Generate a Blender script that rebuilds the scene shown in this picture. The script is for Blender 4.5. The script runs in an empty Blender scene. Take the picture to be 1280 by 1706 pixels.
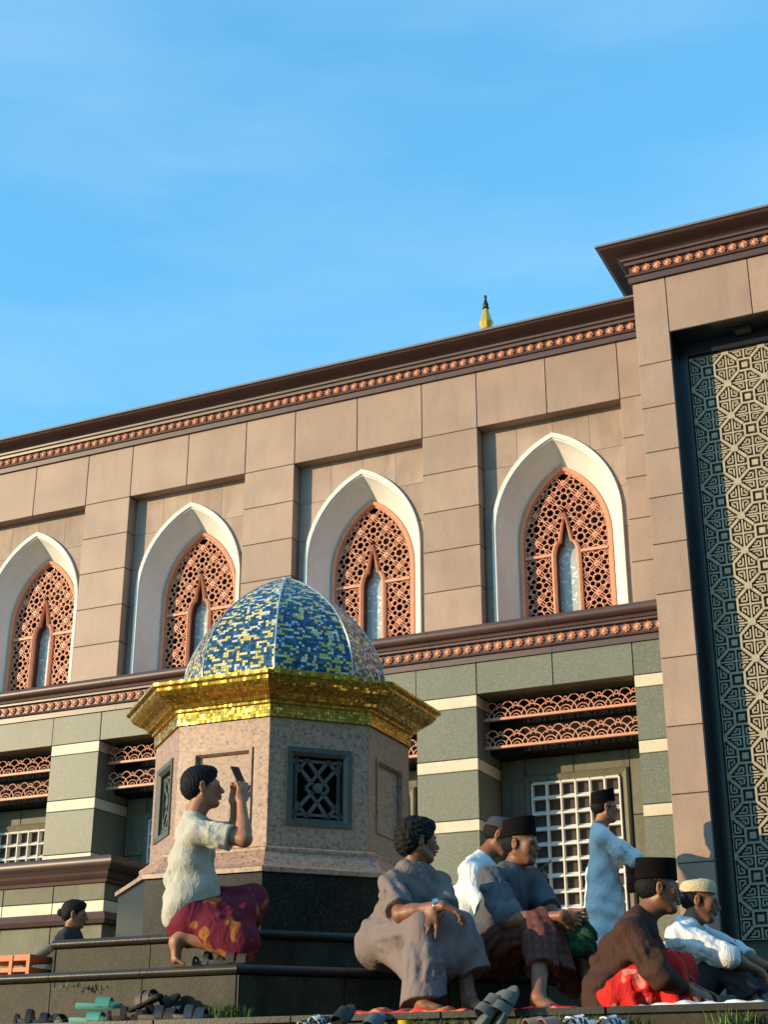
import bpy, bmesh, math, random
import numpy as np
from mathutils import Vector, Matrix
random.seed(7); rng = np.random.default_rng(7)
R = math.radians
S = bpy.context.scene
col = S.collection
# ------------------------------------------------------------------ camera, sky, sun, exposure
EYE = 1.5                       # the photographer stands low, on the plaza below the terrace
FPX, PITCH = 2418.0, R(22.5)    # focal length in pixels of the 1280x1706 photograph
cam_d = bpy.data.cameras.new('camera'); cam = bpy.data.objects.new('camera', cam_d); col.objects.link(cam)
cam.location = (0, 0, EYE); cam.rotation_euler = (R(90) + PITCH, 0, 0)
cam_d.sensor_fit = 'VERTICAL'; cam_d.sensor_height = 36; cam_d.lens = FPX / 1706 * 36
cam_d.clip_start = .1; cam_d.clip_end = 3000
S.camera = cam
SUN_AZ, SUN_EL = R(72), R(12)   # azimuth measured from the camera's back towards its left
sun_dir = Vector((-math.sin(SUN_AZ) * math.cos(SUN_EL), -math.cos(SUN_AZ) * math.cos(SUN_EL), math.sin(SUN_EL)))
w = bpy.data.worlds.new('World'); S.world = w; w.use_nodes = True
nt = w.node_tree; nt.nodes.clear()
sky = nt.nodes.new('ShaderNodeTexSky'); sky.sky_type = 'NISHITA'; sky.sun_disc = False
sky.sun_elevation = SUN_EL; sky.sun_rotation = math.atan2(sun_dir.x, sun_dir.y) % (2 * math.pi)
sky.altitude = 100; sky.air_density = 1.0; sky.dust_density = 0.6; sky.ozone_density = 3.0
hs = nt.nodes.new('ShaderNodeHueSaturation'); hs.inputs['Saturation'].default_value = 1.4; hs.inputs['Value'].default_value = 5.4
gm_ = nt.nodes.new('ShaderNodeGamma'); gm_.inputs['Gamma'].default_value = .5
tc = nt.nodes.new('ShaderNodeTexCoord'); mp = nt.nodes.new('ShaderNodeMapping'); mp.inputs['Scale'].default_value = (1.2, 2.2, 6.0)
mp.inputs['Rotation'].default_value = (0, R(18), 0)
cn = nt.nodes.new('ShaderNodeTexNoise'); cn.inputs['Scale'].default_value = 1.6; cn.inputs['Detail'].default_value = 6; cn.inputs['Roughness'].default_value = .55
cr = nt.nodes.new('ShaderNodeMapRange'); cr.inputs['From Min'].default_value = .45; cr.inputs['From Max'].default_value = .85; cr.inputs['To Max'].default_value = .55
mx = nt.nodes.new('ShaderNodeMixRGB'); mx.inputs['Color2'].default_value = (4.6, 7.2, 10.0, 1)
tn = nt.nodes.new('ShaderNodeMixRGB'); tn.blend_type = 'MULTIPLY'; tn.inputs['Fac'].default_value = 1; tn.inputs['Color2'].default_value = (.58, 1.03, 1.13, 1)
bg = nt.nodes.new('ShaderNodeBackground'); bg.inputs['Strength'].default_value = .1
wo = nt.nodes.new('ShaderNodeOutputWorld'); L = nt.links.new
L(sky.outputs[0], gm_.inputs[0]); L(gm_.outputs[0], hs.inputs['Color']); L(tc.outputs['Generated'], mp.inputs[0]); L(mp.outputs[0], cn.inputs['Vector'])
L(cn.outputs[0], cr.inputs['Value']); L(cr.outputs[0], mx.inputs['Fac']); L(hs.outputs[0], tn.inputs['Color1']); L(tn.outputs[0], mx.inputs['Color1'])
L(mx.outputs[0], bg.inputs['Color']); L(bg.outputs[0], wo.inputs['Surface'])
sd = bpy.data.lights.new('sun', 'SUN'); sd.energy = 5.0; sd.angle = R(.5); sd.color = (1.0, .75, .45)
so = bpy.data.objects.new('sun', sd); col.objects.link(so); so.rotation_euler = sun_dir.to_track_quat('Z', 'Y').to_euler(); so.location = (-8, -4, 12)
S.view_settings.view_transform = 'Standard'; S.view_settings.look = 'None'; S.view_settings.gamma = 1
S.view_settings.exposure = 0.15; S.view_settings.use_curve_mapping = False

# ------------------------------------------------------------------ materials
MAT = {}
def mat(name, c, rough=.6, metal=0, spots=None, spot_scale=60, spot_amt=.5, var=.15, var_scale=3, bump=0, bump_scale=80, spec=.5, sheen=0,
        streak=0, dirt=None, dirt_amt=.0, wrinkle=0):
    m = bpy.data.materials.new(name); m.use_nodes = True; n = m.node_tree.nodes; l = m.node_tree.links.new
    b = n['Principled BSDF']; b.inputs['Roughness'].default_value = rough; b.inputs['Metallic'].default_value = metal
    b.inputs['Specular IOR Level'].default_value = spec
    if sheen: b.inputs['Sheen Weight'].default_value = sheen
    t = n.new('ShaderNodeTexCoord'); oi = n.new('ShaderNodeObjectInfo')
    ad = n.new('ShaderNodeVectorMath'); ad.operation = 'ADD'
    sc = n.new('ShaderNodeVectorMath'); sc.operation = 'SCALE'; sc.inputs['Scale'].default_value = 37.0
    cx = n.new('ShaderNodeCombineXYZ'); l(oi.outputs['Random'], cx.inputs[0]); l(oi.outputs['Random'], cx.inputs[2])
    l(cx.outputs[0], sc.inputs[0]); l(t.outputs['Object'], ad.inputs[0]); l(sc.outputs[0], ad.inputs[1]); vec = ad.outputs[0]
    nz = n.new('ShaderNodeTexNoise'); nz.inputs['Scale'].default_value = var_scale; nz.inputs['Detail'].default_value = 5; l(vec, nz.inputs['Vector'])
    hv = n.new('ShaderNodeHueSaturation'); hv.inputs['Color'].default_value = (*c, 1)
    mr = n.new('ShaderNodeMapRange'); mr.inputs['From Min'].default_value = .25; mr.inputs['From Max'].default_value = .75
    mr.inputs['To Min'].default_value = 1 - var; mr.inputs['To Max'].default_value = 1 + var; l(nz.outputs[0], mr.inputs['Value'])
    ov = n.new('ShaderNodeMapRange'); ov.inputs['To Min'].default_value = 1 - var * .45; ov.inputs['To Max'].default_value = 1 + var * .45
    l(oi.outputs['Random'], ov.inputs['Value'])
    mu = n.new('ShaderNodeMath'); mu.operation = 'MULTIPLY'; l(mr.outputs[0], mu.inputs[0]); l(ov.outputs[0], mu.inputs[1])
    l(mu.outputs[0], hv.inputs['Value']); out = hv.outputs[0]
    if spots:
        s = n.new('ShaderNodeTexNoise'); s.inputs['Scale'].default_value = spot_scale; s.inputs['Detail'].default_value = 3; s.inputs['Roughness'].default_value = .7
        if streak:
            mpp = n.new('ShaderNodeMapping'); mpp.inputs['Scale'].default_value = (1, 1, streak); mpp.inputs['Rotation'].default_value = (0, R(25), 0)
            l(vec, mpp.inputs[0]); l(mpp.outputs[0], s.inputs['Vector'])
        else: l(vec, s.inputs['Vector'])
        r = n.new('ShaderNodeMapRange'); r.inputs['From Min'].default_value = .5; r.inputs['From Max'].default_value = .68; r.inputs['To Max'].default_value = spot_amt
        l(s.outputs[0], r.inputs['Value'])
        mxx = n.new('ShaderNodeMixRGB'); mxx.inputs['Color2'].default_value = (*spots, 1); l(r.outputs[0], mxx.inputs['Fac']); l(out, mxx.inputs['Color1']); out = mxx.outputs[0]
    if dirt:
        d = n.new('ShaderNodeTexNoise'); d.inputs['Scale'].default_value = 2.2; d.inputs['Detail'].default_value = 8; d.inputs['Roughness'].default_value = .68
        dm = n.new('ShaderNodeMapping'); dm.inputs['Scale'].default_value = (2.5, 2.5, .55); l(vec, dm.inputs[0]); l(dm.outputs[0], d.inputs['Vector'])
        r = n.new('ShaderNodeMapRange'); r.inputs['From Min'].default_value = .48; r.inputs['From Max'].default_value = .72; r.inputs['To Max'].default_value = dirt_amt
        l(d.outputs[0], r.inputs['Value'])
        mxx = n.new('ShaderNodeMixRGB'); mxx.inputs['Color2'].default_value = (*dirt, 1); l(r.outputs[0], mxx.inputs['Fac']); l(out, mxx.inputs['Color1']); out = mxx.outputs[0]
    l(out, b.inputs['Base Color'])
    if bump:
        bn = n.new('ShaderNodeTexNoise'); bn.inputs['Scale'].default_value = bump_scale; bn.inputs['Detail'].default_value = 4; l(vec, bn.inputs['Vector'])
        bu = n.new('ShaderNodeBump'); bu.inputs['Strength'].default_value = bump; bu.inputs['Distance'].default_value = .01
        l(bn.outputs[0], bu.inputs['Height']); l(bu.outputs[0], b.inputs['Normal'])
    if wrinkle:
        wn_ = n.new('ShaderNodeTexNoise'); wn_.inputs['Scale'].default_value = 16; wn_.inputs['Detail'].default_value = 3; wn_.inputs['Distortion'].default_value = 1.6
        wm = n.new('ShaderNodeMapping'); wm.inputs['Scale'].default_value = (1, 1, .45); wm.inputs['Rotation'].default_value = (.3, .5, 0); l(vec, wm.inputs[0]); l(wm.outputs[0], wn_.inputs['Vector'])
        wb = n.new('ShaderNodeBump'); wb.inputs['Strength'].default_value = wrinkle; wb.inputs['Distance'].default_value = .03; l(wn_.outputs[0], wb.inputs['Height'])
        if bump: l(wb.outputs[0], bu.inputs['Normal'])
        else: l(wb.outputs[0], b.inputs['Normal'])
    MAT[name] = m; return m

def add_pattern(m, kind, c2, scale, thresh=(.45, .55), amt=1.0):
    """second colour laid over a cloth's base colour in a woven / printed pattern"""
    n = m.node_tree.nodes; l = m.node_tree.links.new; b = n['Principled BSDF']
    src = b.inputs['Base Color'].links[0].from_socket
    t = n.new('ShaderNodeTexCoord')
    if kind == 'batik':
        v = n.new('ShaderNodeTexVoronoi'); v.inputs['Scale'].default_value = scale; v.feature = 'F1'
        nn = n.new('ShaderNodeTexNoise'); nn.inputs['Scale'].default_value = scale * .8; nn.inputs['Detail'].default_value = 3
        mxv = n.new('ShaderNodeMixRGB'); mxv.inputs['Fac'].default_value = .12
        l(t.outputs['Object'], nn.inputs['Vector']); l(t.outputs['Object'], mxv.inputs['Color1']); l(nn.outputs['Color'], mxv.inputs['Color2'])
        l(mxv.outputs[0], v.inputs['Vector']); val = v.outputs['Distance']
    elif kind == 'plaid':
        a = n.new('ShaderNodeTexWave'); a.bands_direction = 'X'; a.inputs['Scale'].default_value = scale; a.inputs['Distortion'].default_value = .6
        bb = n.new('ShaderNodeTexWave'); bb.bands_direction = 'Z'; bb.inputs['Scale'].default_value = scale; bb.inputs['Distortion'].default_value = .6
        mm = n.new('ShaderNodeMath'); mm.operation = 'MAXIMUM'
        l(t.outputs['Object'], a.inputs['Vector']); l(t.outputs['Object'], bb.inputs['Vector']); l(a.outputs['Fac'], mm.inputs[0]); l(bb.outputs['Fac'], mm.inputs[1]); val = mm.outputs[0]
    else:
        nn = n.new('ShaderNodeTexNoise'); nn.inputs['Scale'].default_value = scale; nn.inputs['Detail'].default_value = 1.5
        l(t.outputs['Object'], nn.inputs['Vector']); val = nn.outputs[0]
    r = n.new('ShaderNodeMapRange'); r.inputs['From Min'].default_value = thresh[0]; r.inputs['From Max'].default_value = thresh[1]; r.inputs['To Max'].default_value = amt
    l(val, r.inputs['Value'])
    mxx = n.new('ShaderNodeMixRGB'); mxx.inputs['Color2'].default_value = (*c2, 1); l(r.outputs[0], mxx.inputs['Fac']); l(src, mxx.inputs['Color1'])
    l(mxx.outputs[0], b.inputs['Base Color']); return m

def attr_mat(name, rough, metal, bump=0):
    m = bpy.data.materials.new(name); m.use_nodes = True; n = m.node_tree.nodes; b = n['Principled BSDF']
    a = n.new('ShaderNodeAttribute'); a.attribute_name = 'tint'; m.node_tree.links.new(a.outputs['Color'], b.inputs['Base Color'])
    b.inputs['Roughness'].default_value = rough; b.inputs['Metallic'].default_value = metal; MAT[name] = m; return m

mat('granite', (.375, .255, .185), .55, spots=(.19, .125, .095), spot_scale=50, spot_amt=.6, var=.17, var_scale=1.7, bump=.15, bump_scale=70, streak=1.8, dirt=(.20, .14, .11), dirt_amt=.35)
mat('granite_rough', (.37, .27, .21), .7, spots=(.5, .36, .27), spot_scale=38, spot_amt=.45, var=.2, var_scale=3, bump=.25, bump_scale=60, streak=4, dirt=(.22, .13, .08), dirt_amt=.55)
mat('joint', (.06, .045, .04), .9)
mat('green_stone', (.125, .138, .10), .5, spots=(.27, .28, .21), spot_scale=55, spot_amt=.55, var=.12, var_scale=2, bump=.05)
mat('green_rough', (.135, .13, .08), .65, spots=(.22, .2, .13), spot_scale=50, spot_amt=.5, var=.22, var_scale=4, dirt=(.05, .045, .03), dirt_amt=.7)
mat('cream', (.66, .58, .42), .5, spots=(.5, .41, .27), spot_scale=30, spot_amt=.35, var=.1, var_scale=6)
mat('maroon', (.085, .042, .036), .4, spots=(.12, .065, .052), spot_scale=120, spot_amt=.5, var=.2, var_scale=4, spec=.6, dirt=(.06, .042, .036), dirt_amt=.35)
mat('copper', (.66, .30, .18), .5, var=.12, var_scale=20, spots=(.5, .16, .08), spot_scale=40, spot_amt=.4)
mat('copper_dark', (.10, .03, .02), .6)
mat('shade_black', (.012, .010, .009), .8, spec=.1)  # near-black that stands in for the shade behind the arc bands
mat('white_paint', (.76, .745, .69), .7, var=.05, var_scale=9, spots=(.6, .58, .52), spot_scale=90, spot_amt=.25, bump=.06, dirt=(.5, .47, .4), dirt_amt=.25)
mat('dark_void', (.006, .005, .005), .6, spec=.15)
mat('pane', (.42, .48, .47), .2, var=.1, spec=.7)
add_pattern(MAT['pane'], 'batik', (.85, .88, .80), 21, (.36, .26), .9)
mat('navy_granite', (.02, .023, .03), .22, spots=(.04, .045, .05), spot_scale=120, var=.3, spec=.6)
mat('lattice_stone', (.42, .36, .25), .45, spots=(.2, .19, .14), spot_scale=40, spot_amt=.4, var=.15, var_scale=9, metal=.0)
mat('lattice_back', (.13, .12, .085), .6, spots=(.05, .05, .04), spot_scale=60, var=.2)
mat('pink_granite', (.37, .225, .15), .4, spots=(.08, .05, .048), spot_scale=44, spot_amt=.9, var=.25, var_scale=26, bump=.03, spec=.55)
mat('black_granite', (.014, .014, .012), .28, spots=(.085, .078, .05), spot_scale=70, spot_amt=.6, var=.3, var_scale=6, spec=.16, dirt=(.04, .037, .03), dirt_amt=.35)
mat('tier_stone', (.036, .032, .02), .55, spec=.2, spots=(.085, .075, .052), spot_scale=48, spot_amt=.5, var=.35, var_scale=7, bump=.15, dirt=(.012, .012, .006), dirt_amt=.8)
mat('tier_nosing', (.034, .03, .021), .36, spots=(.09, .08, .06), spot_scale=120, spot_amt=.4, var=.3, dirt=(.012, .011, .008), dirt_amt=.7, spec=.3, bump=.1)
mat('grille_metal', (.085, .085, .07), .5, var=.25, var_scale=20, dirt=(.06, .05, .04), dirt_amt=.4)
mat('rib_metal', (.5, .55, .55), .3, metal=.6)
mat('grout', (.05, .055, .06), .8)
mat('gold_grout', (.16, .11, .03), .6)
attr_mat('mosaic', .16, .05); attr_mat('gold_tile', .24, .78)
mat('gold', (.78, .47, .07), .3, metal=.5)
mat('skin_mid', (.34, .15, .075), .5, var=.1, var_scale=14, bump=.05, bump_scale=220)
mat('skin_dark', (.235, .095, .045), .5, var=.1, var_scale=14, bump=.05, bump_scale=220)
mat('hair', (.007, .006, .006), .6, spec=.2, var=.3, var_scale=60, bump=.6, bump_scale=170)
mat('eye', (.012, .008, .007), .15)
mat('velvet', (.006, .005, .006), .9, spec=.08)
mat('navy_cap', (.03, .032, .05), .8, bump=.2, bump_scale=260)
mat('crochet', (.62, .50, .30), .8, spots=(.25, .17, .08), spot_scale=120, spot_amt=.8, bump=.7, bump_scale=150)
mat('shirt_beige', (.47, .45, .37), .85, wrinkle=.42, spec=.15, var=.06, bump=.15, bump_scale=300)
mat('robe_grey', (.205, .16, .15), .85, wrinkle=.42, spec=.15, var=.06, bump=.15, bump_scale=300)
mat('shirt_white', (.72, .74, .76), .85, wrinkle=.42, spec=.15, var=.04, bump=.15, bump_scale=300)
mat('shirt_slate', (.10, .10, .115), .85, wrinkle=.42, spec=.15, var=.08, bump=.15, bump_scale=300)
mat('shirt_print', (.10, .10, .115), .85, var=.08); add_pattern(MAT['shirt_print'], 'batik', (.33, .29, .26), 70, (.30, .22), .7)
mat('shirt_brown', (.062, .028, .020), .8, wrinkle=.42, spec=.15, var=.08, bump=.1, bump_scale=300)
mat('shirt_black', (.018, .016, .017), .85)
mat('trousers', (.05, .048, .055), .9, wrinkle=.42, spec=.15, var=.1)
mat('sarong_maroon', (.16, .018, .035), .8, wrinkle=.42, spec=.15, var=.1); add_pattern(MAT['sarong_maroon'], 'noise', (.42, .16, .03), 9, (.58, .62), .8)
mat('sarong_brown', (.15, .055, .04), .85, wrinkle=.42, spec=.15, var=.1); add_pattern(MAT['sarong_brown'], 'plaid', (.07, .028, .025), 7, (.55, .8), .6)
mat('sarong_red', (.62, .025, .02), .8, wrinkle=.42, spec=.15, var=.08); add_pattern(MAT['sarong_red'], 'batik', (.66, .28, .22), 13, (.34, .26), .75)
mat('green_cloth', (.02, .075, .035), .8, wrinkle=.42, spec=.15, var=.2); add_pattern(MAT['green_cloth'], 'batik', (.25, .28, .12), 45, (.25, .18), .6)
mat('red_cloth', (.55, .03, .02), .8, var=.15); add_pattern(MAT['red_cloth'], 'noise', (.72, .25, .05), 16, (.55, .6), .8)
mat('white_cloth', (.78, .77, .73), .85)
mat('phone', (.012, .012, .014), .15); mat('phone_case', (.02, .06, .05), .35); mat('steel', (.6, .6, .62), .25, metal=1)
mat('rubber_black', (.014, .013, .013), .5, spec=.5, var=.3); mat('rubber_teal', (.05, .26, .21), .6); mat('rubber_grey', (.09, .10, .09), .7, var=.2, dirt=(.2, .19, .14), dirt_amt=.3)
mat('rubber_blue', (.07, .10, .13), .6); mat('leather_brown', (.055, .032, .02), .6, var=.2); mat('straw', (.24, .15, .12), .8)
mat('zebra', (.7, .7, .68), .6); add_pattern(MAT['zebra'], 'noise', (.02, .02, .02), 45, (.48, .52), 1)
mat('yellow_plastic', (.75, .5, .02), .4); mat('orange_plastic', (.62, .2, .07), .6)
mat('grass', (.10, .16, .03), .7, var=.3, var_scale=20); mat('moss', (.05, .075, .018), .9, var=.4, var_scale=30, bump=.8, bump_scale=90)
mat('paving', (.16, .145, .12), .8, spots=(.24, .22, .18), spot_scale=60, var=.2); mat('roof_grey', (.16, .155, .15), .6, var=.1)

# ------------------------------------------------------------------ helpers
def at(px, py, Y):
    """world point seen at photo pixel (px, py) at forward distance Y"""
    x = (px - 640) / FPX; y = -(py - 853) / FPX
    d = Vector((x, math.cos(PITCH) - y * math.sin(PITCH), math.sin(PITCH) + y * math.cos(PITCH)))
    d = d * (Y / d.y); return Vector((d.x, d.y, d.z + EYE))

class MB:
    def __init__(s): s.v = []; s.f = []; s.c = []
    def add(s, vs, fs, tint=None):
        o = len(s.v); s.v += [tuple(p) for p in vs]; s.f += [tuple(i + o for i in f) for f in fs]
        if tint is not None: s.c += [tint] * len(fs)
    def box(s, x0, x1, y0, y1, z0, z1, tint=None):
        s.add([(x, y, z) for z in (z0, z1) for y in (y0, y1) for x in (x0, x1)],
              [(0, 2, 3, 1), (4, 5, 7, 6), (0, 1, 5, 4), (2, 6, 7, 3), (0, 4, 6, 2), (1, 3, 7, 5)], tint)
    def bar(s, a, b, wd, dp, n=Vector((0, -1, 0))):
        """bar from a to b, width wd across, depth dp along n"""
        a, b = Vector(a), Vector(b); d = (b - a)
        if d.length < 1e-6: return
        d.normalize(); n = Vector(n).normalized(); q = d.cross(n).normalized() * (wd / 2); m = n * (dp / 2)
        s.add([a - q - m, a + q - m, a + q + m, a - q + m, b - q - m, b + q - m, b + q + m, b - q + m],
              [(0, 1, 2, 3), (7, 6, 5, 4), (0, 4, 5, 1), (1, 5, 6, 2), (2, 6, 7, 3), (3, 7, 4, 0)])
    def loft(s, rings, closed=True, caps=False):
        n = len(rings[0]); o = len(s.v)
        for r in rings: s.v += [tuple(p) for p in r]
        for i in range(len(rings) - 1):
            for j in range(n if closed else n - 1):
                k = (j + 1) % n
                s.f.append((o + i * n + j, o + i * n + k, o + (i + 1) * n + k, o + (i + 1) * n + j))
        if caps:
            s.f.append(tuple(o + j for j in reversed(range(n)))); s.f.append(tuple(o + (len(rings) - 1) * n + j for j in range(n)))
    def lathe(s, prof, n=24, c=(0, 0, 0), rot=0):
        s.loft([[(c[0] + r * math.cos(rot + 2 * math.pi * j / n), c[1] + r * math.sin(rot + 2 * math.pi * j / n), c[2] + z) for j in range(n)] for r, z in prof], True, True)
    def tube(s, pts, r, n=8, caps=True):
        pts = [Vector(p) for p in pts]; rings = []; up = Vector((0.13, .21, 1)).normalized()
        for i, p in enumerate(pts):
            d = (pts[min(i + 1, len(pts) - 1)] - pts[max(i - 1, 0)]).normalized()
            x = d.cross(up)
            if x.length < .05: x = d.cross(Vector((1, 0, 0)))
            x.normalize(); y = d.cross(x); rr = r[i] if hasattr(r, '__len__') else r
            rings.append([p + x * math.cos(2 * math.pi * j / n) * rr + y * math.sin(2 * math.pi * j / n) * rr for j in range(n)])
        s.loft(rings, True, caps)
    def prism(s, poly, f0, f1):
        """poly of 2-D points; f0/f1 map a point to the back/front 3-D point"""
        n = len(poly); s.add([f0(p) for p in poly] + [f1(p) for p in poly],
            [tuple(reversed(range(n))), tuple(range(n, 2 * n))] + [(i, (i + 1) % n, n + (i + 1) % n, n + i) for i in range(n)])
    def mesh(s, name, m, smooth=None):
        me = bpy.data.meshes.new(name); me.from_pydata(s.v, [], s.f)
        me.materials.append(MAT[m])
        if s.c:
            a = me.attributes.new('tint', 'FLOAT_COLOR', 'FACE'); a.data.foreach_set('color', np.array([(*c, 1) for c in s.c], np.float32).ravel())
        bm = bmesh.new(); bm.from_mesh(me); bmesh.ops.recalc_face_normals(bm, faces=bm.faces); bm.to_mesh(me); bm.free()
        if smooth is not None:
            me.polygons.foreach_set('use_smooth', [True] * len(me.polygons)); me.set_sharp_from_angle(angle=R(smooth))
        return me
    def build(s, name, m, parent=None, smooth=None, kind=None): return put(name, s.mesh(name, m, smooth), parent, kind)

def put(name, me, parent=None, kind=None, loc=None):
    o = bpy.data.objects.new(name, me); col.objects.link(o)
    if parent: o.parent = parent
    if kind: o['kind'] = kind
    if loc is not None: o.location = loc
    return o
def tag(o, label, cat, group=None):
    o['label'] = label; o['category'] = cat
    if group: o['group'] = group
    return o
def thing(name, label, cat, loc=(0, 0, 0), rz=0, group=None):
    o = bpy.data.objects.new(name, None); col.objects.link(o); o.location = loc; o.rotation_euler.z = rz
    o.empty_display_size = .1
    return tag(o, label, cat, group)

# ------------------------------------------------------------------ levels
ZT = EYE + .441          # terrace
ZL = EYE + .731          # lower tier of the octagonal base
ZU = EYE + .973          # upper tier
ZF = EYE + .78           # mosque forecourt floor behind the tiers
FA = R(25.1)             # the facade is turned by this much from the picture plane
FU = Vector((math.cos(FA), -math.sin(FA), 0)); FN = Vector((-math.sin(FA), -math.cos(FA), 0))
O2 = at(1000, 1300, 13.5)
ORG = Vector((O2.x, O2.y, ZF))

# ground, terrace, lower step
g = MB(); g.box(-400, 400, -300, 500, -.3, 0); g.build('ground', 'paving')['kind'] = 'structure'
def slab(name, off0, off1, z0, z1, m, s0=-9, s1=9):
    """slab between two lines parallel to the facade; off = signed distance of the line along FN from the eye"""
    b = MB(); vs = []
    for z in (z0, z1):
        for o in (off0, off1):
            for t in (s0, s1):
                p = FN * o + FU * t; vs.append((p.x, p.y, z))
    b.add(vs, [(0, 2, 3, 1), (4, 5, 7, 6), (0, 1, 5, 4), (2, 6, 7, 3), (0, 4, 6, 2), (1, 3, 7, 5)])
    o = b.build(name, m); o['kind'] = 'structure'; return o
EDGE = -6.615
te = slab('terrace', EDGE - .03, -40, 0, ZT - .03, 'tier_stone', -30, 30)
def child_slab(par, name, off0, off1, z0, z1, m, s0, s1):
    o = slab(name, off0, off1, z0, z1, m, s0, s1); del o['kind']; o.parent = par
random.seed(3); t = -6.0
while t < 6:
    child_slab(te, 'edge_stone', EDGE + random.uniform(-.006, .006), EDGE - .5, ZT - .03, ZT, 'tier_nosing', t, t + .79); t += .8
st = slab('step', EDGE + .42, EDGE - .02, 0, ZT - .125, 'tier_stone')
fl = slab('forecourt', -10.9, -40, ZT - .2, ZF, 'paving', -30, 30)

# ------------------------------------------------------------------ the mosque wing (local x along the wall, -y outwards, z up)
ZB = .78                     # facade numbers below are heights above the eye; the wing stands at ZF
wing = thing('mosque_wing', 'brown and green stone mosque wing with pointed arch windows and bracketed cornices', 'building', ORG, -FA)
def fb(m, u0, u1, w0, w1, z0, z1): m.box(u0, u1, -w1, -w0, z0 - ZB, z1 - ZB)
def P3(u, wv, z): return (u, -wv, z - ZB)
BAY = 2.22; NB = 4; ULEFT = -10.4; UR = .95
G = .0035
def block(name, m, u0, u1, w0, w1, z0, z1, par):
    b = MB(); fb(b, u0 + G, u1 - G, w0, w1, z0 + G, z1 - G)
    me = b.mesh(name, m); o = put(name, me, par)
    bv = o.modifiers.new('edge', 'BEVEL'); bv.width = .004; bv.segments = 1
    return o
# core behind everything
c = MB(); fb(c, ULEFT, UR, -1.4, -.62, 0, 7.45); core = c.build('wall', 'granite', wing)
c = MB(); fb(c, ULEFT, UR, -7, -.2, 7.4, 7.6); c.build('roof', 'roof_grey', wing)
CZ = [7.435, 6.77, 6.32, 5.875, 5.43, 4.98, 4.42]
c = MB()
recs = [(-1.13 - BAY * i, .445 - BAY * i) for i in range(NB)]
piers = [(recs[i][1] - BAY, recs[i][0]) for i in range(NB)] + [(.445, UR)]
for a, b in piers: fb(c, a + .004, b - .004, -.6, -.008, 4.3, 7.43)
fb(c, ULEFT, piers[NB - 1][0] - .002, -.6, -.008, 4.3, 7.43)
for a, b in recs: fb(c, a - .003, b + .003, -.6, -.008, 6.774, 7.43)
c.build('joint_filling', 'joint', core)
def brown(u0, u1, z0, z1): block('stone_panel', 'granite', u0, u1, -.03 if z1 > 6.8 else -.16, 0, z0, z1, wing)
for a, b in piers:
    for k in range(1, 6): brown(a, b, CZ[k + 1], CZ[k])
    brown(a, b, CZ[1], CZ[0])
for a, b in recs:
    mid = (a + b) / 2; brown(a, mid, CZ[1], CZ[0]); brown(mid, b, CZ[1], CZ[0])
    b2 = MB(); fb(b2, a, b, -.16, -.03, 6.77 + G, 6.80); b2.build('lintel', 'granite', wing)
xl = piers[NB - 1][0]
while xl > ULEFT + .1:
    for k in range(6): brown(max(ULEFT, xl - .9), xl, CZ[k + 1], CZ[k])
    xl -= .9

# pointed arch paths
def arch(h, spring, apex, bottom, n=18):
    rise = apex - spring; cc = (rise * rise - h * h) / (2 * h); r = h + cc; th1 = math.atan2(rise, cc)
    left = [(-h, bottom), (-h, bottom + (spring - bottom) * .5)]
    left += [(cc - r * math.cos(th1 * k / n), spring + r * math.sin(th1 * k / n)) for k in range(n + 1)]
    return left + [(-x, z) for x, z in reversed(left[:-1])]
NA = 18
AO = arch(.70, 5.60, 6.60, 4.30); AI = arch(.505, 5.50, 6.335, 4.30)
def lerp(p, q, s): return (p[0] + (q[0] - p[0]) * s, p[1] + (q[1] - p[1]) * s)
WB = -.15                                              # recess back plane
WC = -.3425                                            # window centre
def sec(path, wv): return [P3(x, wv, z) for x, z in path]
# recess panels, cut round the arch
def recess_meshes():
    h = BAY / 2 - .3225; top = 6.80
    bm = bmesh.new(); n = len(AO); half = n // 2
    lens = []
    rect = [(-h, 4.30), (-h, top), (0, top)]
    for i in range(half + 1):
        x, z = AO[i]
        if i <= 2: lens.append((-h, z))
        else:
            t = (i - 2) / (half - 2); d = t * ((top - AO[2][1]) + h)
            lens.append((-h, AO[2][1] + d) if d < top - AO[2][1] else (-h + d - (top - AO[2][1]), top))
    outer = lens + [(-x, z) for x, z in reversed(lens[:-1])]
    va = [bm.verts.new((x, 0, z)) for x, z in AO]; vb = [bm.verts.new((x, 0, z)) for x, z in outer]
    for i in range(n - 1):
        try: bm.faces.new((va[i], va[i + 1], vb[i + 1], vb[i]))
        except ValueError: pass
    xs = [-h, -.40, 0, .40, h]; zs = [4.30, 4.98, 5.43, 5.875, 6.32, top]; out = []
    for i in range(4):
        for j in range(5):
            b = bm.copy()
            for co, no in (((xs[i] + .002, 0, 0), (-1, 0, 0)), ((xs[i + 1] - .002, 0, 0), (1, 0, 0)), ((0, 0, zs[j] + .002), (0, 0, -1)), ((0, 0, zs[j + 1] - .002), (0, 0, 1))):
                bmesh.ops.bisect_plane(b, geom=b.verts[:] + b.edges[:] + b.faces[:], plane_co=co, plane_no=no, clear_outer=True)
            if len(b.faces):
                bmesh.ops.dissolve_limit(b, angle_limit=.01, verts=b.verts[:], edges=b.edges[:])
                r = bmesh.ops.extrude_face_region(b, geom=b.faces[:])
                bmesh.ops.translate(b, verts=[v for v in r['geom'] if isinstance(v, bmesh.types.BMVert)], vec=(0, .02, 0))
                bmesh.ops.recalc_face_normals(b, faces=b.faces[:])
                bmesh.ops.translate(b, verts=b.verts[:], vec=(0, -WB, -ZB))
                me = bpy.data.meshes.new('recess_panel'); b.to_mesh(me); me.materials.append(MAT['granite_rough']); out.append(me)
            b.free()
    bm.free(); return out
rmesh = recess_meshes()
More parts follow.
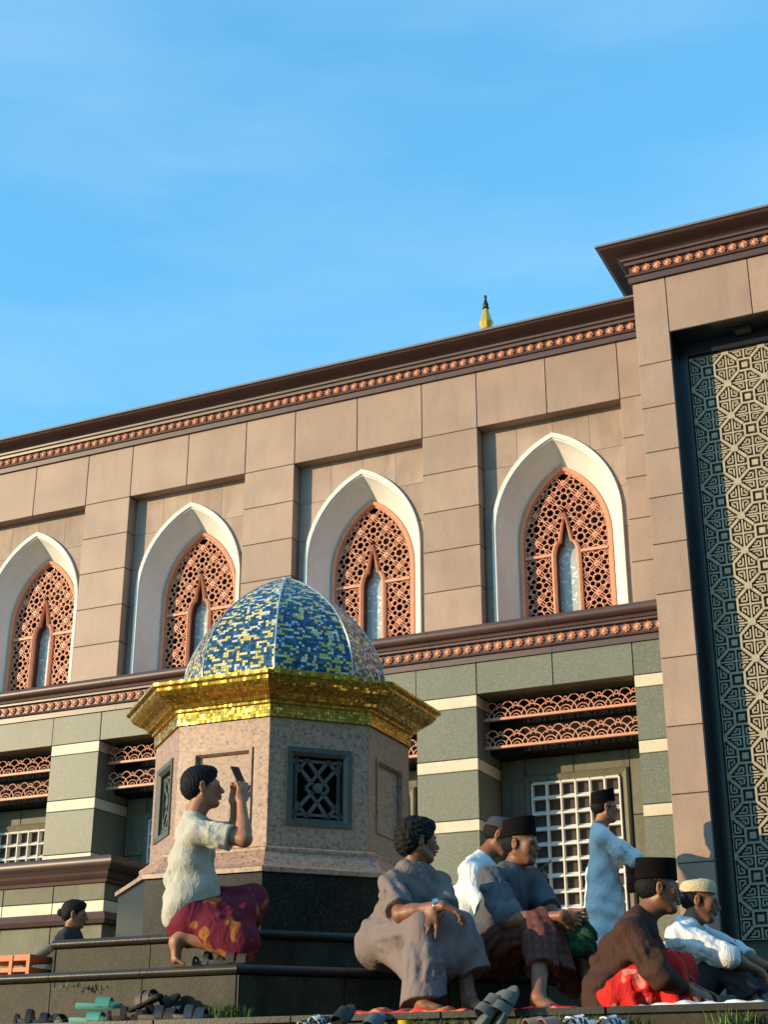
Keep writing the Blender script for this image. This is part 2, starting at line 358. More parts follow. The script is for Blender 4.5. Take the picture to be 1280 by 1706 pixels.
# white surround
sr = MB()
rings = [sec(AO, WB - .01), sec(AO, WB + .035), sec([lerp(a, b, .2) for a, b in zip(AO, AI)], WB + .035), sec([lerp(a, b, .22) for a, b in zip(AO, AI)], WB + .02),
         sec([lerp(a, b, .27) for a, b in zip(AO, AI)], WB + .015)]
for k in range(1, 9):
    s_ = k / 8; rings.append(sec([lerp(a, b, .27 + .73 * (s_ ** 1.25)) for a, b in zip(AO, AI)], WB + .015 - .285 * s_))
sr.loft(rings, closed=False); sur_me = sr.mesh('arch_surround', 'white_paint', 40)
WLAT = WB - .285
# copper frame of the window
def inset(path, d):
    out = []
    for i, p in enumerate(path):
        a = Vector(path[max(i - 1, 0)]); b = Vector(path[min(i + 1, len(path) - 1)]); t_ = (b - a).normalized()
        out.append((p[0] + t_.y * d, p[1] - t_.x * d))
    return out
AF = inset(AI, .045); AF2 = inset(AI, .062)
mid_ = len(AI) // 2
AF[mid_] = (0, AI[mid_][1] - .058); AF2[mid_] = (0, AI[mid_][1] - .08)
fr = MB(); fr.loft([sec(AI, WLAT - .03), sec(AI, WLAT + .035), sec(inset(AI, .015), WLAT + .045), sec(inset(AI, .03), WLAT + .045), sec(AF, WLAT + .03), sec(AF, WLAT + .005), sec(AF2, WLAT + .005), sec(AF2, WLAT - .03)], closed=False)
# niche
NS, NM, NTOP = 5.30, 5.47, 5.74
def ogee(h, grow=0):
    l_ = [(-h, 4.30), (-h, NS - .25), (-h, NS)]
    for k in range(1, 7):
        t_ = k / 6; l_.append((-h + (h - .05 - grow * .6) * (1 - math.cos(t_ * math.pi / 2)), NS + (NM - NS) * math.sin(t_ * math.pi / 2) + grow * .3))
    for k in range(1, 6):
        t_ = k / 5; l_.append((-(.05 + grow * .6) * (1 - t_) ** .8, NM + .3 * grow + (NTOP + grow - NM - .3 * grow) * t_))
    l_[-1] = (0, NTOP + grow * 1.5)
    return l_ + [(-x, z) for x, z in reversed(l_[:-1])]
NI, NO_ = ogee(.115), ogee(.16, .05)
fr.loft([sec(NO_, WLAT - .03), sec(NO_, WLAT + .03), sec([lerp(a, b, .5) for a, b in zip(NO_, NI)], WLAT + .045), sec(NI, WLAT + .03), sec(NI, WLAT - .02)], closed=False)
for sx in (-1, 1):
    xo = .447; fb(fr, min(sx * .155, sx * xo), max(sx * .155, sx * xo), WLAT - .02, WLAT + .03, 5.335, 5.365)
frame_me = fr.mesh('frame', 'copper', 35)
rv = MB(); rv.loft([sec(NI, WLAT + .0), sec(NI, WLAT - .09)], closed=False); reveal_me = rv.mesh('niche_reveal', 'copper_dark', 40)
# lattice strapwork
def inside(path, x, z):
    c_ = False; n = len(path); j = n - 1
    for i in range(n):
        xi, zi = path[i]; xj, zj = path[j]
        if (zi > z) != (zj > z) and x < (xj - xi) * (z - zi) / (zj - zi) + xi: c_ = not c_
        j = i
    return c_
def ok(x, z): return inside(AF, x, z) and not inside(NO_, x, z)
lt = MB(); SP = .158
def segclip(a, b, wd=.0085, dp=.022):
    n = 6; run = None
    pts = [lerp(a, b, k / n) for k in range(n + 1)]; oks = [ok(*p) for p in pts]
    k = 0
    while k < n:
        if oks[k] and oks[k + 1]:
            e = k + 1
            while e < n and oks[e + 1]: e += 1
            lt.bar(P3(pts[k][0], WLAT, pts[k][1]), P3(pts[e][0], WLAT, pts[e][1]), wd, dp); k = e
        k += 1
def star(cx_, cz_):
    o_, i_ = SP * .34, SP * .24
    pts = [(cx_ + (o_ if k % 2 == 0 else i_) * math.cos(k * math.pi / 8), cz_ + (o_ if k % 2 == 0 else i_) * math.sin(k * math.pi / 8)) for k in range(16)]
    for k in range(16): segclip(pts[k], pts[(k + 1) % 16], .009)
    oc = [(cx_ + SP * .60 * math.cos(R(22.5 + 45 * k)), cz_ + SP * .60 * math.sin(R(22.5 + 45 * k))) for k in range(8)]
    for k in range(8):
        segclip(pts[(2 * k + 1) % 16], oc[k], .009)
        a_ = R(45 * k); far = SP * (.76 if k % 2 == 0 else .707); q_ = (cx_ + far * math.cos(a_), cz_ + far * math.sin(a_))
        segclip(oc[k], q_, .009); segclip(oc[(k - 1) % 8], q_, .009)
def dia(cx_, cz_):
    r = SP * .25
    if all(ok(cx_ + dx, cz_ + dz) for dx, dz in ((r, 0), (-r, 0), (0, r), (0, -r), (0, 0))):
        lt.prism([(r, 0), (0, r), (-r, 0), (0, -r)], lambda p: P3(cx_ + p[0], WLAT - .012, cz_ + p[1]), lambda p: P3(cx_ + p[0], WLAT + .014, cz_ + p[1]))
        lt.prism([(.018 * math.cos(R(a_)), .018 * math.sin(R(a_))) for a_ in range(0, 360, 45)], lambda p: P3(cx_ + p[0], WLAT, cz_ + p[1]), lambda p: P3(cx_ + p[0] * .5, WLAT + .024, cz_ + p[1] * .5))
    for sx, sz in ((1, 1), (1, -1), (-1, 1), (-1, -1)):
        segclip((cx_ + sx * r * .5, cz_ + sz * r * .5), (cx_ + sx * SP * .5, cz_ + sz * SP * .5), .010)
for i in range(-4, 5):
    for j in range(0, 14):
        x_ = i * SP; z_ = 6.14 - j * SP
        (dia if (i + j) % 2 == 0 else star)(x_, z_)
lat_me = lt.mesh('lattice', 'copper')
pm = MB(); pm.prism(NI, lambda p: P3(p[0], WLAT - .095, p[1]), lambda p: P3(p[0], WLAT - .085, p[1])); pane_me = pm.mesh('pane', 'pane')
vm = MB(); fb(vm, -.52, .52, WLAT - .13, WLAT - .11, 4.3, 6.35); void_me = vm.mesh('dark_glass', 'dark_void')
fillm = MB(); fb(fillm, -.79, .79, -.61, WLAT - .135, 4.25, 6.8); fill_me = fillm.mesh('window_backing', 'joint')
for i, (a, b) in enumerate(recs):
    cxu = (a + b) / 2
    wn = put('window', sur_me, wing, loc=(cxu, 0, 0)); wn['label'] = 'white pointed arch window surround with copper lattice'
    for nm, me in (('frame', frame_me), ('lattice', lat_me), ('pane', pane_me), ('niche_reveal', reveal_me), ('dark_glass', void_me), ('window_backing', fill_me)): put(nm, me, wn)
    for me in rmesh: put('recess_panel', me, wing, loc=(cxu, 0, 0))

# cornices: profile (w, z) swept along the wall
def sweep(m, prof, u0, u1, wbase, zbase, ret=None):
    """ret: also turn the corner at u0 and run back along the side of the block (mitred)"""
    r0 = [P3(u0 - (p[0] if ret else 0), wbase + p[0], zbase + p[1]) for p in prof]
    r1 = [P3(u1, wbase + p[0], zbase + p[1]) for p in prof]
    rr = [r0, r1]
    if ret: rr = [[P3(u0 - p[0], wbase - ret, zbase + p[1]) for p in prof]] + rr
    m.loft(rr, closed=True, caps=True)
def cyma(w0, z0, w1, z1, n=6):
    return [(w0 + (w1 - w0) * (k / n - .12 * math.sin(2 * math.pi * k / n)), z0 + (z1 - z0) * (k / n + .10 * math.sin(2 * math.pi * k / n))) for k in range(n + 1)]
UP = [(-.3, .0), (.03, .0), (.03, .062), (.05, .066), (.055, .078), (.05, .09), (.018, .094), (.018, .180), (.055, .186), (.06, .215), (.085, .222), (.09, .245), (.105, .25)] + cyma(.11, .255, .265, .315) + [(.27, .32), (-.3, .32)]
CAP = [(-.3, .322), (.285, .322), (.285, .345), (-.3, .35)]
star8 = []
def rosette_mesh():
    m = MB(); r0, r1 = .045, .034; n = 16
    base = [((r0 if k % 2 == 0 else r1) * math.cos(k * math.pi / 8), (r0 if k % 2 == 0 else r1) * math.sin(k * math.pi / 8)) for k in range(16)]
    def ring(s_, y): return [(x * s_, y, z * s_) for x, z in base]
    def circ(r, y): return [(r * math.cos(k * math.pi / 8), y, r * math.sin(k * math.pi / 8)) for k in range(16)]
    m.loft([ring(1, .01), ring(1, -.012), ring(.86, -.016), circ(.027, -.010), circ(.023, -.017), circ(.013, -.022), circ(.003, -.023)], True, True)
    return m.mesh('rosette', 'copper', 45)
ros = rosette_mesh()
def sections(name, prof, cuts, wbase, zbase, mt, par):
    for a, b in zip(cuts[:-1], cuts[1:]):
        m = MB(); sweep(m, prof, a + .0015, b - .0015, wbase, zbase); m.build(name, mt, par, 30)
uc = MB(); sweep(uc, [(-.3, .004), (.015, .004), (.015, .31), (-.3, .31)], ULEFT, UR, 0, 7.432); upper_cornice = uc.build('cornice', 'maroon', wing)
cuts = [ULEFT + k * 1.26 for k in range(9)] + [UR]
sections('moulding', UP, cuts, 0, 7.43, 'maroon', upper_cornice)
cp = MB(); sweep(cp, CAP, ULEFT, UR, 0, 7.43); cp.build('coping', 'roof_grey', upper_cornice)
u = .838
while u > -9.2: put('rosette', ros, upper_cornice, loc=P3(u, .022, 7.43 + .137)); u -= .1105
roll = [(.33 + .055 * math.cos(R(a_)), .305 + .055 * math.sin(R(a_))) for a_ in range(-80, 91, 17)]
LOW = [(-.4, 0), (.02, 0), (.02, .06), (.045, .064), (.05, .075), (.045, .086), (.008, .09), (.008, .19), (.05, .195), (.05, .215), (.07, .222), (.075, .24), (.08, .25)]
LOWR = LOW + [(x - .25, z) for x, z in roll] + [(-.02, .365), (-.4, .375)]
lc = MB(); sweep(lc, [(-.35, .004), (.004, .004), (.004, .30), (-.35, .30)], ULEFT, UR, .25, 4.09); lower_cornice = lc.build('cornice', 'maroon', wing)
sections('moulding', LOWR, cuts, .25, 4.09, 'maroon', lower_cornice)
u = .745
while u > -9.2: put('rosette', ros, lower_cornice, loc=P3(u, .262, 4.09 + .141)); u -= .1075

# lower storey
lp = [(-1.76 - BAY * i, -1.115 - BAY * i) for i in range(NB)] + [(.46, UR)]
stripes = [(3.77, 3.65, 'cream'), (3.65, 3.15, 'green_stone'), (3.15, 3.03, 'cream'), (3.03, 2.565, 'green_stone'), (2.565, 2.455, 'cream'), (2.455, 1.97, 'green_stone'), (1.97, 1.86, 'cream'), (1.86, 1.38, 'green_stone'), (1.38, 1.27, 'cream'), (1.27, .78, 'green_stone')]
for a, b in lp + [(ULEFT, -1.76 - BAY * NB + .645)]:
    for z1, z0, mt in stripes: block('stone_block', mt, a, b, -.36, .25, z0, z1, wing)
for i in range(NB):
    for a, b in ((-1.765, -1.115), (-1.115, -.33), (-.33, .46)): block('stone_block', 'green_stone', a - BAY * i, b - BAY * i, -.36, .25, 3.77, 4.095, wing)
block('stone_block', 'green_stone', .46, UR, -.36, .25, 3.77, 4.095, wing)
jf = MB(); fb(jf, ULEFT, UR, -.6, -.362, .5, 4.2); fb(jf, ULEFT, UR, -.36, .22, 3.775, 4.09)
for a, b in lp: fb(jf, a + .006, b - .006, -.5, .24, .3, 3.8)
jf.build('joint_filling', 'joint', core)
# screens in the lower bays
def screen_meshes():
    cellw = .146; rows = 11; x0 = -.438; z1 = 2.965; m = MB(); cw, dp = .014, .13; wf = -.30
    for k in range(7): fb(m, x0 + k * cellw - cw / 2, x0 + k * cellw + cw / 2, wf - dp, wf, z1 - rows * .149, z1)
    for k in range(rows + 1):
        zc = z1 - k * .149
        for q in range(6):
            a_ = x0 + q * cellw + cw / 2 - .001; b_ = a_ + cellw - cw + .002
            m.add([P3(a_, wf - .002, zc - .006), P3(b_, wf - .002, zc - .006), P3(b_, wf - .002, zc + .006), P3(a_, wf - .002, zc + .006),
                   P3(a_, wf - dp, zc - .006), P3(b_, wf - dp, zc - .006), P3(b_, wf - dp, zc + .078), P3(a_, wf - dp, zc + .078)],
                  [(0, 1, 2, 3), (7, 6, 5, 4), (0, 4, 5, 1), (3, 2, 6, 7), (0, 3, 7, 4), (1, 5, 6, 2)])
    gm = m.mesh('grille', 'white_paint')
    f = MB(); outx, inx = .525, .455; zt, zi = 3.055, 2.98; zb = z1 - rows * .149
    path_o = [(-outx, zb), (-outx, zt), (outx, zt), (outx, zb)]; path_i = [(-inx, zb), (-inx, zi), (inx, zi), (inx, zb)]
    path_m = [lerp(a, b, .25) for a, b in zip(path_o, path_i)]; path_n = [lerp(a, b, .8) for a, b in zip(path_o, path_i)]
    f.loft([sec(path_o, -.36), sec(path_o, -.325), sec(path_m, -.31), sec(path_n, -.325), sec(path_i, -.34), sec(path_i, -.41)], closed=False)
    fm = f.mesh('frame', 'green_rough')
    v = MB(); fb(v, -.46, .46, -.43, -.41, zb, 2.99); vmh = v.mesh('dark_opening', 'dark_void')
    return gm, fm, vmh
gm, fm, dvm = screen_meshes()
def arc_band():
    m = MB(); h = .785; pt = .1689; r_ = .0065
    fb(m, -h, h, -.012, .03, -.012 + ZB, .012 + ZB)
    def arcp(cx_, cz_, rad, a0, a1, n, rr=r_):
        pts = [(cx_ + rad * math.cos(R(a0 + (a1 - a0) * k / n)), cz_ + rad * math.sin(R(a0 + (a1 - a0) * k / n))) for k in range(n + 1)]
        run = []
        for p in pts:
            if abs(p[0]) < h: run.append(p)
            else:
                if len(run) > 1: m.tube([(x, -.005, z) for x, z in run], rr, 6)
                run = []
        if len(run) > 1: m.tube([(x, -.005, z) for x, z in run], rr, 6)
    for i in range(-5, 6):
        cx_ = i * pt + .05
        for rad, rr in ((.113, .0065), (.064, .006), (.033, .005)): arcp(cx_, .008, rad * 1.0, 0, 180, 16 if rad > .1 else 10, rr)
        arcp(cx_, .138, .017, 0, 360, 12, .0055)
        arcp(cx_ + pt / 2, .112, .058, -15, 195, 14)
    return m.mesh('arc_band', 'copper', 50)
band_me = arc_band()
for i in range(NB):
    cu = -.3275 - BAY * i
    sc_ = put('screen', gm, wing, loc=(cu - .012, 0, 0)); put('frame', fm, sc_); put('dark_opening', dvm, sc_)
    for z_ in (3.549, 3.271): put('arc_band', band_me, wing, loc=(cu, -.05, z_ - ZB))
    b = MB(); fb(b, cu - .785, cu + .785, -.36, -.09, 3.235, 3.77); b.build('shade_panel', 'shade_black', wing)  # panel coloured as the shadowed hollow behind the bands
    for (a_, b_, z0, z1) in ((-.785, -.53, 2.6, 3.23), (-.785, -.53, 1.9, 2.6), (-.785, -.53, .78, 1.9), (.53, .785, 2.6, 3.23), (.53, .785, 1.9, 2.6), (.53, .785, .78, 1.9), (-.53, -.03, 3.055, 3.23), (-.03, .53, 3.055, 3.23), (-.53, 0, .78, 1.33), (0, .53, .78, 1.33)):
        block('back_panel', 'green_rough', cu + a_, cu + b_, -.40, -.345, z0, z1, wing)

# projecting podium at the far end of the wing
PW = 1.1
pod = thing('podium', 'low striped stone podium with brown moulded coping built against the mosque wing', 'podium', ORG, -FA)
PU = -4.73
pb = MB(); fb(pb, -9.5, PU - .01, .26, PW - .01, .78, 2.09); pb.build('core', 'joint', pod)
u0 = PU
while u0 > -9.3:
    u1 = max(-9.5, u0 - .62)
    for z1, z0, mt in ((2.09, 1.925, 'green_rough'), (1.925, 1.81, 'cream'), (1.70, 1.25, 'green_rough'), (1.25, .78, 'green_rough')):
        block('stone_block', mt, u1, u0, .26, PW, z0, z1, pod)
    u0 = u1
MO = [(-.5, 0), (.02, 0), (.03, .03), (.06, .05), (.075, .075), (.06, .10), (.09, .115)] + [(.10 + .06 * math.cos(R(a_)), .185 + .062 * math.sin(R(a_))) for a_ in range(-75, 91, 15)] + [(-.5, .25)]
def sweep_r(m, prof, u0, u1, wbase, zbase, back):
    rr = [[P3(u0, wbase + p[0], zbase + p[1]) for p in prof], [P3(u1 + p[0], wbase + p[0], zbase + p[1]) for p in prof], [P3(u1 + p[0], back, zbase + p[1]) for p in prof]]
    m.loft(rr, True, True)
m = MB(); sweep_r(m, MO, -9.5, PU, PW, 2.09, .262); m.build('coping', 'maroon', pod, 30)
m = MB(); sweep_r(m, [(-.5, 0), (.05, 0), (.07, .04), (.04, .08), (.02, .11), (-.5, .11)], -9.5, PU, PW, 1.70, .262); m.build('moulding', 'maroon', pod, 30)

# ------------------------------------------------------------------ the portal block
portal = thing('mosque_portal', 'tall brown granite portal block with deep recess and geometric stone lattice', 'building', ORG, -FA)
PWF = .6; PE, PI_, PS = .81, 1.145, 7.08; PEND = 5.2; PIR = 4.4
c = MB(); fb(c, PE + .01, PI_ - .006, -1.2, PWF - .03, .3, 7.70); fb(c, PI_ - .01, PEND, -1.2, PWF - .03, PS + .006, 7.70); fb(c, PIR + .006, PEND, -1.2, PWF - .03, .3, PS); c.build('core', 'joint', portal)
PJ = [7.70, 6.77, 6.30, 5.83, 5.36, 4.89, 4.40, 3.79, 3.16, 2.56, 1.97, 1.37, .78]
def pblock(u0, u1, z0, z1): block('stone_panel', 'granite', u0, u1, PWF - .2, PWF, z0, z1, portal)
for k in range(12):
    pblock(PE, PI_, PJ[k + 1], PJ[k]); pblock(PIR, PEND, PJ[k + 1], PJ[k])
for a, b in ((PI_, 1.96), (1.96, 2.78), (2.78, 3.6), (3.6, PIR)): pblock(a, b, PS, 7.70)
WL = .27
m = MB(); fb(m, PI_ + .0, PI_ + .006, WL - .3, PWF - .205, .78, PS); m.build('reveal', 'navy_granite', portal)
m = MB(); fb(m, PI_, PI_ + .004, PWF - .2, PWF - .006, .8, PS - .004); m.build('reveal', 'navy_granite', portal)
m = MB(); fb(m, PI_ + .006, PIR, WL - .3, PWF - .005, PS - .004, PS - .0005); m.build('soffit', 'navy_granite', portal)
m = MB(); fb(m, PI_ + .006, PIR, WL - .06, WL - .03, .78, PS - .006); m.build('lattice_backing', 'lattice_back', portal)
m = MB(); fb(m, PI_ + .006, 1.228, WL - .03, WL + .01, .78, PS - .006); fb(m, 1.228, PIR, WL - .03, WL + .02, 6.94, PS - .008); fb(m, 1.228, PIR, WL - .03, WL + .03, .78, 1.18); m.build('lattice_frame', 'navy_granite', portal)
m = MB(); fb(m, 1.222, 1.234, WL - .02, WL + .04, 1.18, 6.94); m.build('frame_bead', 'grille_metal', portal)
def lattice_tile():
    m = MB(); H = .1765; V = .1735; d0, d1 = -.03, .018
    def bx(x0, x1, z0, z1, top=d1): m.box(x0, x1, -top, -d0, z0, z1)
    for sx in (-1, 1):
        bx(min(sx * .072, sx * .052), max(sx * .072, sx * .052), -.072, .072); bx(-.052, .052, min(sx * .072, sx * .052), max(sx * .072, sx * .052))
        bx(min(sx * .072, sx * H), max(sx * .072, sx * H), -.008, .008, .012); bx(-.008, .008, min(sx * .072, sx * V), max(sx * .072, sx * V), .012)
        bx(min(sx * (H - .007), sx * H), max(sx * (H - .007), sx * H), -V + .035, V - .035, .012)
        bx(-H + .035, H - .035, min(sx * (V - .007), sx * V), max(sx * (V - .007), sx * V), .012)
        for sz in (-1, 1):
            bx(min(sx * (H - .034), sx * H), max(sx * (H - .034), sx * H), min(sz * (V - .034), sz * V), max(sz * (V - .034), sz * V), .026)
            m.bar((sx * .07, -.002, sz * .07), (sx * (H - .03), -.002, sz * (V - .03)), .026, .04)
            for sw in (0, 1):
                def q(a_, b_): return (sx * a_, sz * b_) if not sw else (sx * b_, sz * a_)
                for (a0, b0), (a1, b1) in (((.150, .028), (.150, .105)), ((.150, .03), (.098, .03)), ((.103, .03), (.103, .062)), ((.103, .060), (.128, .060)), ((.125, .060), (.125, .083))):
                    p0, p1 = q(a0, b0), q(a1, b1); m.bar((p0[0], 0, p0[1]), (p1[0], 0, p1[1]), .0135, .034)
    bx(-.028, .028, -.028, .028)
    return m.mesh('lattice_tile', 'lattice_stone')
tile = lattice_tile()
for i in range(9):
    for j in range(16): put('lattice_tile', tile, portal, loc=P3(1.424 + .353 * i, WL, 6.727 - .347 * j))
pc = MB(); sweep(pc, [(-.3, .004), (.014, .004), (.014, .31), (-.3, .31)], PE, PEND, PWF, 7.702, ret=2.4); pcor = pc.build('cornice', 'maroon', portal)
m = MB(); sweep(m, [(p[0], p[1] * 1.06) for p in UP], PE, PEND, PWF, 7.70, ret=2.4); m.build('moulding', 'maroon', pcor, 30)
m = MB(); sweep(m, [(p[0], p[1] + .021) for p in CAP], PE, PEND, PWF, 7.70, ret=2.4); m.build('coping', 'roof_grey', pcor)
u = .868
while u < 4.6: put('rosette', ros, pcor, loc=P3(u, PWF + .022, 7.70 + .145)); u += .108
m = MB(); fb(m, PE, PEND, -3, .4, 7.9, 8.0); m.build('roof', 'roof_grey', portal)
m = MB(); fb(m, 1.72, 1.90, .30, .42, PS - .035, PS - .003); fx = m.build('soffit_light', 'rubber_black', portal); m = MB(); fb(m, 1.74, 1.88, .32, .40, PS - .041, PS - .034); m.build('lens', 'grille_metal', fx)

# finial on the roof, and the grey roof dome beyond the portal
fp = at(811, 553, 14.6)
fin = thing('finial', 'small golden roof finial with dark tip rising behind the cornice', 'finial', (fp.x, fp.y, EYE + 7.6))
hb = fp.z - (EYE + 7.6)
m = MB(); m.lathe([(.16, 0), (.16, hb * .5), (.10, hb - .12), (.085, hb - .02), (.08, hb)], 8); m.build('pedestal', 'gold', fin)
m = MB(); m.lathe([(.05, hb), (.075, hb + .02), (.06, hb + .04), (.085, hb + .12), (.07, hb + .15), (.028, hb + .30)], 8); m.build('body', 'gold', fin, 30)
m = MB(); m.lathe([(.028, hb + .30), (.042, hb + .31), (.028, hb + .325), (.036, hb + .36), (.02, hb + .40), (.012, hb + .44), (.02, hb + .455), (.012, hb + .48), (.002, hb + .49)], 10); m.build('tip', 'rubber_black', fin, 40)
dp_ = at(1420, 345, 17.0)
dm = thing('roof_dome', 'pale grey roof dome peeking over the portal cornice', 'dome', (dp_.x, dp_.y, EYE + 8.0))
m = MB(); hh = dp_.z - (EYE + 8.0) + .55
m.lathe([(1.1, -.1), (1.1, hh - 1.1)] + [(1.1 * math.cos(R(a_)), hh - 1.1 + 1.1 * math.sin(R(a_)) * 1.0) for a_ in range(5, 90, 8)], 32); m.build('shell', 'roof_grey', dm, 30)

# ------------------------------------------------------------------ octagonal kiosk and its tiers
def octo(cx_, cy_, r, rot, z): return [(cx_ - r * math.sin(R(rot + 45 * k)), cy_ - r * math.cos(R(rot + 45 * k)), z) for k in range(8)]
TC = (-.67, 10.4); TROT = 2.6
def tier(name, label, r, z0, z1):
    t_ = thing(name, label, 'steps', (TC[0], TC[1], z0), 0)
    m = MB(); m.loft([octo(0, 0, r - .05, TROT, 0), octo(0, 0, r - .05, TROT, z1 - z0 - .004)], True, True); m.build('core', 'joint', t_)
    for k in range(8):
        A_ = Vector(octo(0, 0, r, TROT, 0)[k]); B_ = Vector(octo(0, 0, r, TROT, 0)[(k + 1) % 8]); d = (B_ - A_); n = max(2, round(d.length / .62)); d /= n
        inn = Vector((-(A_ + B_).x, -(A_ + B_).y, 0)).normalized()
        for i in range(n):
            a_ = A_ + d * i; b_ = a_ + d; q = d.normalized() * .003; hz = z1 - z0 - .055
            m = MB(); f_ = inn * .03; bk = inn * .12
            m.add([a_ + q + f_, b_ - q + f_, b_ - q + bk, a_ + q + bk] + [p + Vector((0, 0, hz)) for p in (a_ + q + f_, b_ - q + f_, b_ - q + bk, a_ + q + bk)],
                  [(3, 2, 1, 0), (4, 5, 6, 7), (0, 1, 5, 4), (1, 2, 6, 5), (2, 3, 7, 6), (3, 0, 4, 7)])
            m.build('riser_slab', 'tier_stone', t_)
            m = MB(); prof = [(.10, hz + .004)] + [(.018 - .018 * math.cos(R(a)) , hz + .03 - .026 * math.cos(R(a + 90)) ) for a in ()]
            pr = [(.30, hz + .004), (.03, hz + .004), (.012, hz + .010), (.002, hz + .022), (.0, hz + .032), (.006, hz + .045), (.02, hz + .055), (.30, hz + .055)]
            ca, cb = inn, inn
            def off(p, w_, end):
                # mitre at the ends of the face
                ex = 0
                if end == 0 and i == 0: ex = math.tan(R(22.5)) * w_
                if end == 1 and i == n - 1: ex = -math.tan(R(22.5)) * w_
                return p + inn * w_ + d.normalized() * ex
            m.loft([[off(a_ + q * .5, w_, 0) + Vector((0, 0, z_)) for w_, z_ in pr], [off(b_ - q * .5, w_, 1) + Vector((0, 0, z_)) for w_, z_ in pr]], True, True)
            m.build('nosing', 'tier_nosing', t_, 40)
    return t_
tier('lower_step_tier', 'wide lower tier of dark stone steps under the domed kiosk', 2.4, ZT, ZL)
tier('upper_step_tier', 'smaller upper tier of dark stone steps directly under the domed kiosk', 1.84, ZL, ZU)

KC = (-.74, 10.4); KROT = 1.3
kio = thing('domed_kiosk', 'octagonal pink granite kiosk with gold cornice and blue mosaic dome', 'kiosk', (KC[0], KC[1], ZU))
kz = lambda z: z + EYE - ZU
def oct_loft(name, prof, mt, smooth=30, par=None):
    m = MB(); m.loft([octo(0, 0, r, KROT, kz(z)) for r, z in prof], True, True); return m.build(name, mt, par or kio)
oct_loft('plinth', [(1.125, .973), (1.125, 1.40)], 'black_granite')
oct_loft('base_moulding', [(1.15, 1.402), (1.15, 1.43), (1.13, 1.44), (1.07, 1.455), (1.045, 1.475), (.985, 1.55), (.99, 1.56), (.99, 1.575), (.965, 1.59), (.95, 1.592)], 'pink_granite')
oct_loft('core', [(.78, 1.59), (.78, 2.46)], 'joint')
def face_frame(k):
    """local frame of kiosk face k: corner a, along, outward"""
    r = .92; A_ = Vector(octo(0, 0, r, KROT, 0)[k]); B_ = Vector(octo(0, 0, r, KROT, 0)[(k + 1) % 8]); d = B_ - A_; L_ = d.length; d.normalize()
    return A_, d, Vector(((A_ + B_).x, (A_ + B_).y, 0)).normalized(), L_
for k in range(8):
    A_, d, nrm, L_ = face_frame(k); mdl = A_ + d * (L_ / 2)
    def K3(x, z, o): p = mdl + d * x + nrm * o; return (p.x, p.y, kz(z))
    hl = L_ / 2 - .0015; z0, z1 = 1.594, 2.448; wx, wz0, wz1 = .222, 1.745, 2.25
    ow, oz0, oz1 = wx, wz0, wz1
    m = MB(); outer = [(-hl, z0), (hl, z0), (hl, z1), (-hl, z1)]; inn_ = [(-ow, oz0), (ow, oz0), (ow, oz1), (-ow, oz1)]
    m.loft([[K3(x, z, -.06) for x, z in outer], [K3(x, z, 0) for x, z in outer], [K3(x, z, 0) for x, z in inn_], [K3(x, z, -.06) for x, z in inn_]], True)
    wp = m.build('wall_panel', 'pink_granite', kio)
    grl = k in (1, 3, 5, 7)
    def ringf(o0, o1, h0, h1, mt, nm, par):
        m = MB(); a_ = [(-ow + o0, oz0 + o0), (ow - o0, oz0 + o0), (ow - o0, oz1 - o0), (-ow + o0, oz1 - o0)]; b_ = [(-ow + o1, oz0 + o1), (ow - o1, oz0 + o1), (ow - o1, oz1 - o1), (-ow + o1, oz1 - o1)]
        m.loft([[K3(x, z, -.06) for x, z in a_], [K3(x, z, h0) for x, z in a_], [K3(*lerp(p, q, .6), h0) for p, q in zip(a_, b_)], [K3(x, z, h1) for x, z in b_], [K3(x, z, -.07) for x, z in b_]], True); return m.build(nm, mt, par)
    if grl:
        ringf(-.008, .045, .012, -.01, 'grille_metal', 'window_frame', wp)
        m = MB(); ix = ow - .045; iz = (oz1 - oz0) / 2 - .045; zc = (oz0 + oz1) / 2
        def gb(x0, za, x1, zb, w_=.024): m.bar(K3(x0 * ix, zc + za * iz, -.045), K3(x1 * ix, zc + zb * iz, -.045), w_, .03, nrm)
        for sx in (-1, 1):
            for sz in (-1, 1):
                gb(sx * .92, sz * .82, sx * .18, sz * .12); gb(sx * .18, sz * .82, sx * .92, sz * .12) if False else None
                gb(sx * .42, sz * .92, sx * .86, sz * .45); gb(sx * .86, sz * .45, sx * .86, sz * 0, .02); gb(sx * .42, sz * .92, 0, sz * .45)
                gb(0, sz * .45, sx * .0, sz * .45)
            gb(sx * .86, -.98, sx * .86, .98, .018); gb(-1, sx * .86, 1, sx * .86, .018)
            gb(sx * 0, sx * .45, .45, 0, .02); gb(0, sx * .45, -.45, 0, .02)
        m.add([K3(r_ * math.cos(a_), zc + r_ * math.sin(a_), o_) for r_, o_ in ((.034, -.04), (.034, -.02), (.0, -.014)) for a_ in [j * math.pi / 6 for j in range(12)]],
              [(i * 12 + j, i * 12 + (j + 1) % 12, (i + 1) * 12 + (j + 1) % 12, (i + 1) * 12 + j) for i in range(2) for j in range(12)])
        m.build('grille', 'grille_metal', wp)
        m = MB(); m.add([K3(-ow, oz0, -.09), K3(ow, oz0, -.09), K3(ow, oz1, -.09), K3(-ow, oz1, -.09)], [(0, 1, 2, 3)]); m.build('dark_opening', 'dark_void', wp)
    else:
        ringf(-.006, .03, .010, -.012, 'pink_granite', 'panel_moulding', wp)
        m = MB(); m.prism([(-ow, oz0), (ow, oz0), (ow, oz1), (-ow, oz1)], lambda p: K3(p[0], p[1], -.055), lambda p: K3(p[0], p[1], -.024)); m.build('inset_panel', 'pink_granite', wp)
